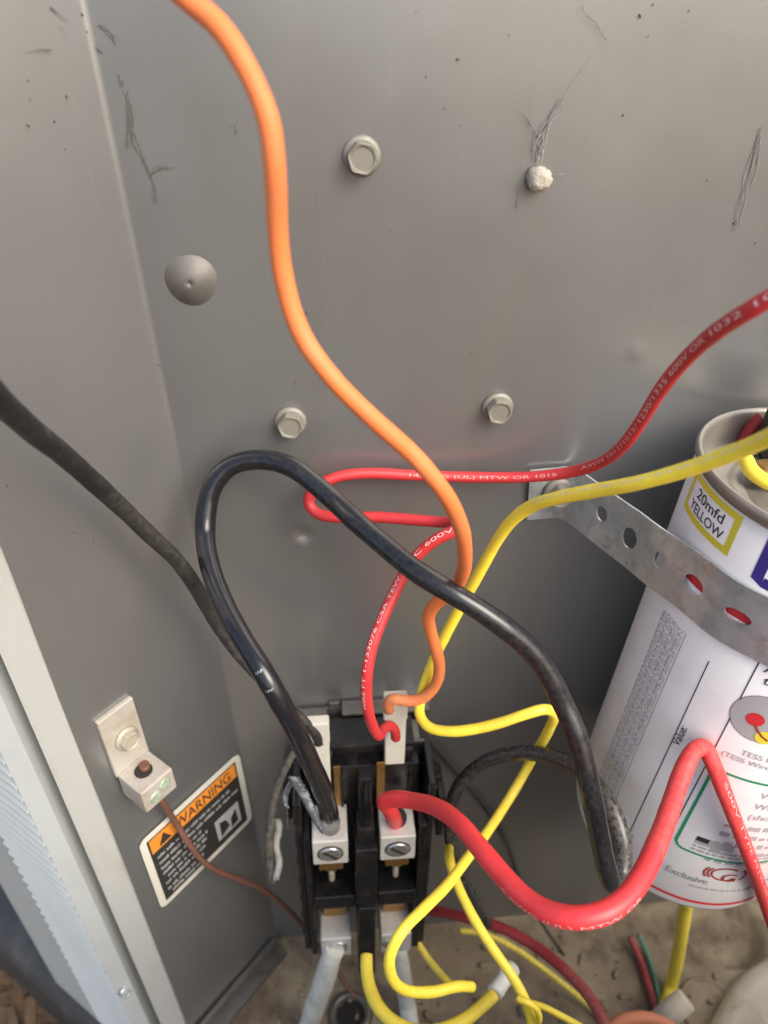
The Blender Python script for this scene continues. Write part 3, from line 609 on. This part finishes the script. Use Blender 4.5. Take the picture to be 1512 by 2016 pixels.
# green capacity table
a, b, c_, d = cap_uv(1393, 1535), cap_uv(1334, 1655), cap_uv(1418, 1518), cap_uv(1400, 1690)
gl = cap_uv(1364, 1590)[0]; gt = cap_uv(1430, 1522)[1]; gb = cap_uv(1380, 1684)[1]; gr = gl + 1.15
pts = [(gl, gb + .003), (gl + .03, gb + .0008), (gl + .07, gb)] + [(gl + (gr - gl) * k / 12, gb) for k in range(1, 13)] + [(gr - (gr - gl) * k / 12, gt) for k in range(0, 12)] + [(gl + .07, gt), (gl + .02, gt - .0012), (gl, gt - .003)]
stroke('pgreen', pts, .0011, closed=True)
for k, (tx, xo) in enumerate((('White-4', .018), ('White-6', .018), ('(short)', .018))): 
    v, f = text_mesh(tx, 1); mb = LBL.setdefault('pdgrey', MB()); mb.add([cap_pt(gl + (xo + x * .0046) / CR, gt - .0075 - k * .0062 + y * .0046, CR + .0002) for x, y in v], f)
for row in range(5):
    s = gt - .027 - row * .0056; x = .012
    while x < .040:
        l = rng.uniform(.0012, .005); patch('pdgrey', gl + x / CR, s, gl + (x + l) / CR, s + .0016 + (.001 if rng.random() < .3 else 0), .00012); x += l + .0012
patch('pdgrey', gl + .006 / CR, gb + .006, gl + .020 / CR, gb + .0105, .00012); patch('pblack', gl + .006 / CR, gb + .0078, gl + .0105 / CR, gb + .0105, .00016)
for row in range(2):
    x = .006
    while x < .036: l = rng.uniform(.001, .003); patch('pdgrey', gl + x / CR, gb + .0018 + row * .0022, gl + (x + l) / CR, gb + .0030 + row * .0022, .00012); x += l + .0007
# distributor mark and bottom band
ctext('pgrey', 'Exclusive', 1308, 1711, .0052, w_=.0165)
ctext('plogo:logo_letter', 'G', 1414, 1733, .0072, w_=.0062, lift=.0003)
th, s = cap_uv(1430, 1722)
for r_, a0, a1 in ((.0050, .9, 5.6), (.0062, 2.5, 3.8), (.0074, 2.6, 3.7), (.0066, -.7, .7)):
    stroke('plogo', [(th + r_ * math.cos(a0 + (a1 - a0) * k / 14) * 1.15 / CR, s + r_ * .8 * math.sin(a0 + (a1 - a0) * k / 14)) for k in range(15)], .0009)
u = cap_uv(1355, 1743); x = 0
while x < .024: l = rng.uniform(.001, .003); patch('pdgrey', u[0] + x / CR, u[1], u[0] + (x + l) / CR, u[1] + .0012, .00012); x += l + .0006
u = cap_uv(1462, 1752); stroke('pviolet', [(u[0] + .002 * k / CR, u[1] + .0012 * (k % 2) + .0004 * k) for k in range(8)], .0012)
patch('pred:foot_band', -1.3, CBOT + .0062, 1.3, CBOT + .0078)
# indigo frame at the right edge of the view
u = cap_uv(1489, 1140); stroke('pindigo', [(u[0] + .5, u[1]), (u[0], u[1]), (u[0], u[1] + .022), (u[0] + .5, u[1] + .022)], .0036)
LN_ = {'pblack': 'black_print', 'pgrey': 'fine_print', 'pdgrey': 'grey_print', 'pfine': 'light_print', 'pyellow': 'yellow_frame', 'pred': 'red_band', 'pgreen': 'green_frame', 'plogo': 'logo_print', 'pviolet': 'violet_print', 'pindigo': 'indigo_frame'}
for m, mb in LBL.items():
    o = mb.build(m.split(':')[-1] if ':' in m else LN_[m], m.split(':')[0], cp)
    if m in ('pgrey', 'pdgrey', 'pfine', 'pblack', 'plogo'): stuff(o)
# perforated strap: flat tab on the panel, bend, then round the can
sc_s = SB; circ = lambda th, R: cap_pt(th, sc_s, R)
RS = CR + .0011; A_ = W(1072, 968, .0016); Bp = W(1118, 968, .0016)
th_t = None
for k in range(400):
    th = -1.75 + k * .004; v = circ(th, RS) - Bp; nn = CE1 * math.cos(th) + CE2 * math.sin(th)
    if v @ nn < .0 and th_t is None: pass
best = min(((abs((circ(-1.9 + k * .003, RS) - Bp) @ (CE1 * math.cos(-1.9 + k * .003) + CE2 * math.sin(-1.9 + k * .003))), -1.9 + k * .003) for k in range(500)), key=lambda q: q[0]); th_t = best[1]
cl = [W(1040, 975, .0016)] + [A_, Bp] + [circ(th_t + (k / 60.0) * 2.6, RS) for k in range(61)]
cl0 = [W(1040, 975, .0016) + (Bp - W(1040, 975, .0016)) * k / 8 for k in range(9)]
Tg = circ(th_t, RS); cl1 = [Bp + (Tg - Bp) * k / 14 for k in range(1, 15)]; cl2 = [circ(th_t + k / 60 * 2.6, RS) for k in range(1, 61)]
cl = np.array(cl0 + cl1 + cl2)
for _ in range(2): cl[1:-1] = .25 * cl[:-2] + .5 * cl[1:-1] + .25 * cl[2:]
SL = np.concatenate([[0], np.cumsum(np.linalg.norm(np.diff(cl, axis=0), axis=1))]); tdir = np.gradient(cl, axis=0); tdir /= np.linalg.norm(tdir, axis=1)[:, None]
vdir = np.array([CAX - t_ * CAX.dot(t_) for t_ in tdir]); vdir /= np.linalg.norm(vdir, axis=1)[:, None]; nd = np.cross(tdir, vdir)
nd = np.array([q if q @ (CAM - p) > 0 else -q for p, q in zip(cl, nd)])
def sat(u, v, o):
    g = lambda A: np.array([np.interp(u, SL, A[:, k]) for k in range(3)]); return g(cl) + g(vdir) * v + g(nd) * o
def strap_u(px, py): # arc position under a pixel
    pj = np.array([proj(q) for q in cl]); return SL[np.argmin(((pj - np.array([px, py])) ** 2).sum(1))]
HW = .0118
holes = [(strap_u(1192, 1000), .0015, .0030, .0030), (strap_u(1247, 1048), 0, .0036, .0042), (strap_u(1303, 1097), .0005, .0026, .0034), (strap_u(1370, 1155), .0002, .0043, .0034), (strap_u(1460, 1207), .0004, .0044, .0023), (strap_u(1560, 1240), 0, .0046, .0032)]
ctrl = []; Ed = []
def loop(pts):
    o = len(ctrl); ctrl.extend(Vector(p) for p in pts); Ed.extend((o + i, o + (i + 1) % len(pts)) for i in range(len(pts)))
U1 = SL[-1]; nn_ = 90
loop([(U1 * i / nn_, -HW) for i in range(nn_ + 1)] + [(U1 * (1 - i / nn_), HW) for i in range(nn_ + 1)])
for hu, hv, ra, rb in holes: loop([(hu + ra * math.cos(2 * PI * i / 20), hv + rb * math.sin(2 * PI * i / 20)) for i in range(20)])
for i in range(1, nn_):
    for vv in (-.008, -.004, 0, .004, .008):
        u = U1 * i / nn_
        if all(((u - hu) / (ra + .0008)) ** 2 + ((vv - hv) / (rb + .0008)) ** 2 > 1 for hu, hv, ra, rb in holes): ctrl.append(Vector((u, vv)))
vo, eo, fo, *_ = delaunay_2d_cdt(ctrl, Ed, [], 1, 1e-7)
keep = [f for f in fo if all(((sum(vo[i].x for i in f) / 3 - hu) / ra) ** 2 + ((sum(vo[i].y for i in f) / 3 - hv) / rb) ** 2 > .97 for hu, hv, ra, rb in holes)]
bend = lambda u, v: .0003 * math.sin(u * 210 + 1) * (1 if u > .05 else .2)
bmv = [sat(p.x, p.y, .0002 + bend(p.x, p.y)) for p in vo]
mb = MB(); mb.add(bmv, keep, True)
strap = mb.build('strap', 'strap'); so_ = strap.modifiers.new('solid', 'SOLIDIFY'); so_.thickness = .0008; so_.offset = 0; es_ = strap.modifiers.new('split', 'EDGE_SPLIT'); es_.split_angle = math.radians(40)
tag(strap, 'galvanised perforated metal strap from the back panel round the capacitor', 'strap')
p = W(1100, 968, .0030); make_bolt(WALL_FN(p), 'hex_bolt', 'hex bolt through the strap end, partly under the yellow wire', p, .0062, .0043, .004)

# ------------------------------------------------------------------ wires
WG = 'insulated wires in the compartment'
def wire(name, pts, d, m, label, dust=.05, rf=None, flat=None, cat='wire', clear=True):
    pth = Path(wpts(pts, d / 2, clear)); o = tube(name, pth, rf or d / 2, m, None, dust=dust, flat=flat); tag(o, label, cat, WG); return o, pth
orange, op = wire('orange_wire', [(290, -70, .150), (375, 2, .150), (432, 52, .150), (488, 138, .151), (528, 235, .153), (541, 330, .158), (546, 440, .167), (557, 540, .174), (592, 655, .180), (655, 745, .183), (735, 825, .188), (815, 897, .195), (874, 968, .202), (905, 1030, .214), (915, 1080, .228), (909, 1135, .252), (888, 1168, .264), (859, 1187, .271), (844, 1212, .277), (847, 1238, .284), (858, 1277, .291), (865, 1313, .301), (858, 1347, .309), (837, 1371, .313), (811, 1380, .315), (788, 1378, .316), (771, 1376, .317), (764, 1386, .320), (766, 1398, .3245)], .0046, 'orange',
     'long orange wire winding down from the top to the contactor', dust=lambda u: .15 + 1.2 * max(0, (u - .72) / .25) if u > .72 else .15)
red, rp = wire('red_wire', [(1600, 535, .160), (1540, 572, .166), (1480, 608, .172), (1420, 646, .182), (1352, 705, .202), (1300, 768, .220), (1265, 825, .236), (1226, 878, .252), (1180, 912, .268), (1120, 930, .280), (1040, 939, .287), (960, 940, .290), (880, 938, .290), (800, 935, .289), (720, 932, .287), (660, 940, .286), (620, 962, .286), (606, 988, .288), (622, 1010, .288), (665, 1019, .286), (740, 1018, .284), (810, 1023, .281), (868, 1028, .277), (900, 1030, .270), (908, 1037, .264), (893, 1046, .264), (868, 1057, .265), (835, 1080, .267), (800, 1122, .269), (775, 1170, .269), (750, 1225, .268), (732, 1275, .268), (722, 1330, .270), (722, 1380, .277), (732, 1425, .290), (746, 1448, .302), (755, 1435, .312), (767, 1428, .318), (777, 1437, .322), (779, 1452, .328)], .0042, 'red',
     'thin printed red wire looping back on itself behind the black loop', dust=.12)
RW = .0021
mb = wire_text(rp, RW, '14AWG (UL) MTW OR 1015', (805, 936), (1100, 932), .0016, 'ppink', red, .0, MB()); wire_text(rp, RW, 'AWM 1011/1015/', (1150, 922), (1262, 828), .0018, 'ppink', red, .28, mb); stuff(mb.build('printed_text', 'pfaint', red))
mb = wire_text(rp, RW, '1230/1335 600V OR 1032 10', (1266, 822), (1532, 575), .0020, 'ppink', red, .28, MB()); wire_text(rp, RW, 'EC 600V', (812, 1104), (892, 1042), .0019, 'ppink', red, .35, mb)
wire_text(rp, RW, 'WIRE FT 1-133076 CSA TEW', (722, 1390), (792, 1135), .0017, 'ppink', red, .5, mb); stuff(mb.build('printed_text', 'ppink', red))
yel, yp = wire('yellow_wire', [(1600, 815, .160), (1555, 838, .168), (1512, 862, .175), (1440, 893, .185), (1350, 925, .196), (1250, 952, .208), (1160, 968, .222), (1090, 982, .234), (1040, 1000, .246), (1005, 1028, .256), (975, 1070, .268), (945, 1125, .280), (912, 1185, .292), (875, 1255, .304), (846, 1318, .313), (830, 1368, .318), (826, 1406, .314), (845, 1432, .308), (885, 1440, .303), (930, 1436, .300), (985, 1423, .297), (1035, 1406, .295), (1073, 1396, .296), (1090, 1406, .302), (1080, 1438, .316), (1050, 1490, .338), (1010, 1560, .340), (965, 1630, .328), (920, 1690, .312), (878, 1745, .296), (830, 1793, .282), (790, 1835, .274), (768, 1880, .274), (772, 1925, .280), (800, 1950, .288), (850, 1953, .294), (900, 1942, .299), (930, 1943, .304)], .0042, 'yellow',
     'long yellow wire from the capacitor, kinked right of the contactor, ending bare below it', dust=lambda u: .02 + .2 * (u > .5))
wire_text(yp, .0021, '18AWG (UL) 105C 600V AWM 1015 OR CSA 105C 1/15', (1060, 988), (1520, 858), .0014, 'ppale', yel, .45)
def bdust(u): return .03 if u < .30 else .03 + .12 * min(1, (u - .30) / .2) + (.85 * min(1, max(0, u - .675) / .025) if u < .755 else .22)
blk, bp = wire('black_wire', [(652, 1640, .040), (650, 1622, .0445), (645, 1590, .308), (632, 1548, .290), (606, 1490, .270), (577, 1430, .256), (548, 1376, .249), (522, 1330, .247), (480, 1262, .251), (447, 1202, .258), (424, 1148, .265), (408, 1090, .271), (404, 1045, .275), (407, 1000, .275), (419, 957, .274), (450, 920, .273), (490, 906, .272), (530, 906, .271), (575, 920, .269), (620, 953, .267), (660, 988, .265), (705, 1030, .258), (760, 1077, .253), (820, 1125, .247), (880, 1162, .244), (940, 1198, .244), (997, 1238, .246), (1043, 1278, .249), (1080, 1328, .252), (1108, 1385, .255), (1134, 1443, .256), (1154, 1514, .258), (1169, 1588, .262), (1183, 1657, .268), (1196, 1715, .274), (1208, 1740, .281), (1220, 1726, .287), (1227, 1686, .289), (1220, 1638, .290), (1204, 1592, .293), (1182, 1556, .299), (1155, 1524, .306), (1124, 1506, .313), (1092, 1492, .320), (1048, 1483, .328), (1000, 1485, .336), (950, 1502, .344), (912, 1535, .351), (891, 1575, .357), (885, 1620, .362), (893, 1680, .369), (915, 1740, .377), (940, 1790, .385), (958, 1820, .392)], .0072, 'black',
     'thick glossy black wire making the big loop from the left contactor lug', dust=bdust, rf=lambda u: .0036 + .0008 * max(0, 1 - u / .16) - (.0006 * min(1, max(0, (u - .72) / .12))))
for px, py in ((507, 1326), (524, 1356)):
    mb = MB(); s0 = bp.s_at(px, py); v = []
    for j in range(2):
        for i in range(9):
            p, t_ = bp.at(s0 + .0007 * j + .0002 * math.sin(2 * i)); n_ = CAM - p; n_ = n_ - t_ * n_.dot(t_); n_ /= np.linalg.norm(n_); u_ = np.cross(n_, t_); a = -.05 + .7 * i / 8
            v.append(p + (.0040 - .0002 * abs(i - 4) / 4) * (n_ * math.cos(a) + u_ * math.sin(a)) * 1.03)
    mb.add(v, [(i, i + 1, 10 + i, 9 + i) for i in range(8)], True); mb.build('nick', 'sheath', blk)
# torn sheath hugging the end of the black wire
def ribbon(name, rows, m, parent, th=.0007):
    mb = MB(); n = len(rows); k = len(rows[0])
    v = [np.array(q) for r_ in rows for q in r_]; mb.add(v, [(j * k + i, j * k + i + 1, (j + 1) * k + i + 1, (j + 1) * k + i) for j in range(n - 1) for i in range(k - 1)], True)
    o = mb.build(name, m, parent); q = o.modifiers.new('solid', 'SOLIDIFY'); q.thickness = th; return o
rows = []
edge = [((566, 1530), (592, 1532)), ((574, 1545), (600, 1545)), ((584, 1560), (607, 1558)), ((594, 1576), (613, 1573)), ((602, 1592), (620, 1588)), ((611, 1608), (626, 1603)), ((619, 1622), (632, 1618)), ((628, 1634), (637, 1632)), ((634, 1642), (638, 1640))]
for j in range(33):
    q = j / 4; i = min(7, int(q)); fr = q - i; L_ = [np.array(edge[i][s_]) * (1 - fr) + np.array(edge[i + 1][s_]) * fr for s_ in (0, 1)]
    rows.append([P(*(L_[0] * (1 - k / 5) + L_[1] * k / 5), .285 + .022 * j / 32 + .005 * ((k / 5 - .5) ** 2) + .0009 * math.sin(j * 2.4) * (k / 5) + rng.normal(0, .0003)) for k in range(6)])
ribbon('torn_sheath', rows, 'sheath', blk)
rows = []
for j in range(12):
    a = j / 11 * 2.2; rows.append([P(572 - 16 * math.sin(a) + 8 * k / 4, 1532 + 55 * j / 11 + 6 * k / 4, .300 + .006 * math.cos(a) + .002 * k / 4 + rng.normal(0, .0003)) for k in range(5)])
ribbon('torn_sheath', rows, 'sheath', blk)
redf, fp = wire('thick_red_wire', [(783, 1648, .036), (779, 1622, .042), (766, 1592, .318), (757, 1578, .310), (776, 1573, .305), (815, 1577, .296), (860, 1590, .282), (905, 1622, .265), (945, 1670, .252), (985, 1718, .242), (1030, 1765, .232), (1080, 1796, .224), (1135, 1807, .219), (1190, 1797, .219), (1235, 1765, .223), (1270, 1713, .231), (1298, 1650, .241), (1320, 1590, .250), (1342, 1525, .258), (1364, 1481, .263), (1386, 1470, .270), (1403, 1502, .29), (1426, 1560, .30), (1450, 1622, .31), (1480, 1700, .32), (1506, 1775, .32), (1535, 1860, .32)], .0066, 'redfat',
     'thick bright red wire sagging from the right contactor lug, then humped over the capacitor', dust=lambda u: .06 + .25 * (u > .55), rf=lambda u: .0033 if u < .6 else .0033 - .0007 * min(1, (u - .6) / .15))
mb = wire_text(fp, .0033, '6 AWG (UL) MTW OR', (1005, 1745), (1245, 1762), .0019, 'ppink', redf, -1.0, MB())
wire_text(fp, .0027, '600V TYPE MTW OR C(UL)', (1418, 1530), (1520, 1820), .0019, 'ppale', redf, .55, mb); stuff(mb.build('printed_text', 'pfaint', redf))
wire('black_cable', [(-60, 728, .160), (0, 790, .175), (60, 845, .19), (120, 892, .205), (180, 945, .222), (240, 1000, .24), (300, 1058, .256), (345, 1100, .268), (385, 1155, .282), (412, 1203, .293), (436, 1243, .302), (475, 1295, .309), (523, 1347, .315), (568, 1392, .320), (602, 1424, .324), (621, 1445, .327), (626, 1462, .332)], .0072, 'blackdust',
     'dusty flattened black wire crossing the angled side panel from the left edge', dust=lambda u: .06 if u < .3 else .32, flat=np.array([.3, .8, .5]), rf=lambda u: .0040 - .0014 * u)
fab, _ = wire('frayed_wire', [(592, 1462, .345), (575, 1488, .340), (558, 1520, .335), (544, 1558, .333), (535, 1605, .333), (530, 1655, .336), (530, 1700, .341), (536, 1735, .346)], .0036, 'blackdust', 'frayed black cloth-covered wire hanging left of the contactor', dust=.9)
rows = [[P(541 + 10 * k / 3 + 3 * math.sin(j), 1612 + 120 * j / 11, .341 + .003 * abs(k / 3 - .5) + rng.normal(0, .0005)) for k in range(4)] for j in range(12)]
ribbon('frayed_end', rows, 'cloth', fab, .0008)
y2, _ = wire('yellow_wire', [(884, 1660, .372), (888, 1705, .340), (905, 1752, .330), (935, 1812, .322), (975, 1875, .316), (1012, 1928, .312), (1040, 1985, .310), (1052, 2035, .31), (1058, 2080, .31)], .0042, 'yellow', 'straight yellow wire slanting down to a twisted knot at the bottom edge', dust=.3)
wire('yellow_wire', [(1018, 1966, .304), (1036, 1972, .302), (1055, 1985, .303), (1062, 2006, .306), (1050, 2026, .31), (1036, 2050, .312)], .0026, 'yellow', 'thin yellow strand twisted round the slanting yellow wire', dust=.2)
wire('yellow_wire', [(1042, 1974, .316), (1070, 1982, .314), (1105, 2000, .312), (1145, 2022, .31), (1180, 2045, .31)], .0026, 'yellow', 'thin yellow strand leaving the twisted knot to the right', dust=.3)
wire('yellow_wire', [(722, 1880, .345), (722, 1912, .340), (730, 1952, .333), (752, 1992, .325), (792, 2022, .320), (850, 2032, .320), (908, 2012, .326), (952, 1978, .334), (984, 1944, .342), (1000, 1918, .348)], .0056, 'yellow', 'fat yellow wire hanging from the foot of the contactor up to a grey crimp', dust=.3)
q0, q1 = P(972, 1958, .338), P(1008, 1905, .350); ax = (q1 - q0); ln = np.linalg.norm(ax); ax /= ln; e1 = np.cross(ax, [0, 0, 1.]); e1 /= np.linalg.norm(e1)
mb = MB(); mb.lathe([(.0034, 0), (.0037, ln * .1), (.0034, ln * .5), (.0042, ln * .7), (.0040, ln), (.0026, ln)], 20, frame_fn(q0, e1, np.cross(ax, e1), ax)); tag(mb.build('crimp_connector', 'sleeve'), 'dirty grey crimp sleeve on the end of the fat yellow wire', 'connector')
wire('yellow_wire', [(1352, 1760, .40), (1350, 1785, .41), (1343, 1830, .42), (1333, 1890, .435), (1320, 1945, .45), (1306, 1992, .462)], .0070, 'yellow', 'yellow sleeved wire dropping from under the capacitor to the base pan', dust=.25, clear=False)
wire('yellow_wire', [(905, 1832, .45), (950, 1838, .45), (1010, 1865, .45), (1080, 1915, .445), (1165, 1985, .44), (1205, 2025, .435)], .0034, 'yellow', 'dull dusty yellow wire lying under the dark red wire', dust=1.0)
wire('yellow_wire', [(818, 1850, .42), (842, 1886, .415), (868, 1918, .408), (895, 1946, .40)], .0036, 'yellow', 'short dull yellow wire behind the bare yellow end', dust=.7)
wire('dark_red_wire', [(835, 1790, .44), (880, 1798, .43), (930, 1810, .42), (990, 1828, .41), (1052, 1862, .40), (1110, 1908, .385), (1160, 1962, .372), (1190, 2018, .362), (1205, 2060, .36)], .0056, 'darkred', 'dark red wire crossing the base pan behind the yellow wires', dust=lambda u: .2 + .5 * (u > .7))
wire('salmon_wire', [(1196, 2030, .37), (1225, 2010, .372), (1265, 2004, .374), (1305, 2014, .376), (1345, 2040, .378)], .0062, 'pink', 'salmon coloured wire at the bottom edge beside the dark red wire', dust=.4)
wire('green_wire', [(1256, 1840, .47), (1272, 1872, .467), (1286, 1915, .463), (1296, 1960, .46), (1302, 2000, .458)], .0028, 'green', 'thin green wire standing on the base pan left of the yellow sleeve', dust=.4)
wire('maroon_wire', [(1240, 1845, .47), (1258, 1885, .465), (1275, 1935, .46), (1290, 1985, .457), (1298, 2010, .455)], .0042, 'darkred', 'thin maroon wire beside the green wire on the base pan', dust=.5)
wire('black_lead', [(822, 1425, .006), (850, 1462, .004), (900, 1522, .003), (955, 1590, .003), (1000, 1668, .003), (1030, 1750, .004), (1075, 1830, .46), (1110, 1880, .46)], .0020, 'blackdust', 'thin black lead running down the panel behind the yellow wires', dust=.5)
lx = lambda a, o, z: proj(sp(a, o, z))
bt = lf(.002, -.043, .0095); up_ = lf(.001, -.022, .0095)
cpts = [lf(.0012, -.0262, .0088), lf(.0015, -.040, .0095), lf(.003, -.050, .0095)] + [P(x, y, t_) for x, y, t_ in ((345, 1618, .345), (370, 1658, .352), (398, 1694, .362), (432, 1716, .375), (476, 1733, .392), (522, 1754, .412), (568, 1792, .428), (606, 1836, .44), (650, 1895, .44), (700, 1965, .435))]
cw_p = Path(cpts); cw = tube('copper_wire', cw_p, lambda u: .0021 if u < .06 else .0014, 'copper'); tag(cw, 'thin brown copper ground wire from the lug across the warning sticker', 'wire', WG)
for pts, lab, d in (([(660, 1868, .0505), (652, 1885, .052), (640, 1925, .053), (622, 1975, .054), (606, 2030, .055), (596, 2075, .056)], 'chalky white sleeved wire below the left lower lug', .0125), ([(784, 1862, .045), (788, 1885, .046), (794, 1930, .046), (803, 1985, .047), (812, 2040, .048), (818, 2080, .048)], 'stained white sleeved wire below the right lower lug', .0105)):
    wire('white_sleeve', pts, d * .92, 'sleeve', lab, rf=lambda u, d=d: d * (.40 + .06 * min(1, u * 3)))

# ------------------------------------------------------------------ odds and ends on the base pan
g = F(690, 2000); mb = MB(); mb.lathe([(.012, 0), (.013, .002), (.012, .0045), (.0095, .005), (.008, .003), (.0078, .001)], 32, frame_fn(g, (1, 0, 0), (0, 1, 0), (0, 0, 1)), cap=False)
gr_ = tag(mb.build('grommet', 'plate'), 'grey ring grommet round a dark hole in the base pan', 'grommet'); mb = MB(); mb.lathe([(.0085, .0006), (.0085, .0012)], 24, frame_fn(g, (1, 0, 0), (0, 1, 0), (0, 0, 1))); mb.build('dark_hole', 'hole', gr_)
g = F(1395, 1985); th_ = thing('drain_fitting', g, 'cream drain stub in a grey washer on the base pan, lower right', 'fitting')
mb = MB(); mb.lathe([(.017, -.001), (.017, .0012), (.0145, .0014), (.0140, -.001)], 36, frame_fn(g, (1, 0, 0), (0, 1, 0), (0, 0, 1))); mb.build('washer', 'pan', th_)
q0, q1 = F(1296, 2014, .009), F(1352, 1966, .020); mb = MB(); ax = q1 - q0; ln = np.linalg.norm(ax); ax /= ln; e1 = np.cross(ax, [0, 0, 1.]); e1 /= np.linalg.norm(e1)
mb.lathe([(.0062, 0), (.0066, ln * .5), (.0064, ln * .95), (.0052, ln)], 20, frame_fn(q0, e1, np.cross(ax, e1), ax)); mb.build('stub', 'ridge', th_)
mb = MB()
for k in range(110):
    x, y = rng.uniform(380, 1512), rng.uniform(1840, 2016); p = F(x, y, .001); r = abs(rng.normal(0, .0008)) + .0004; a = rng.uniform(0, 6)
    mb.lathe([(r, -.001), (r * 1.1, r * .3), (r * .5, r * .8)], 6, frame_fn(p, (1, 0, 0), (0, 1, 0), (0, 0, 1)), rfun=lambda t_, k_: 1 + .35 * math.sin(2 * t_ + a))
stuff(tag(mb.build('debris', 'pan'), 'loose dirt and grit lying on the base pan', 'dirt'))
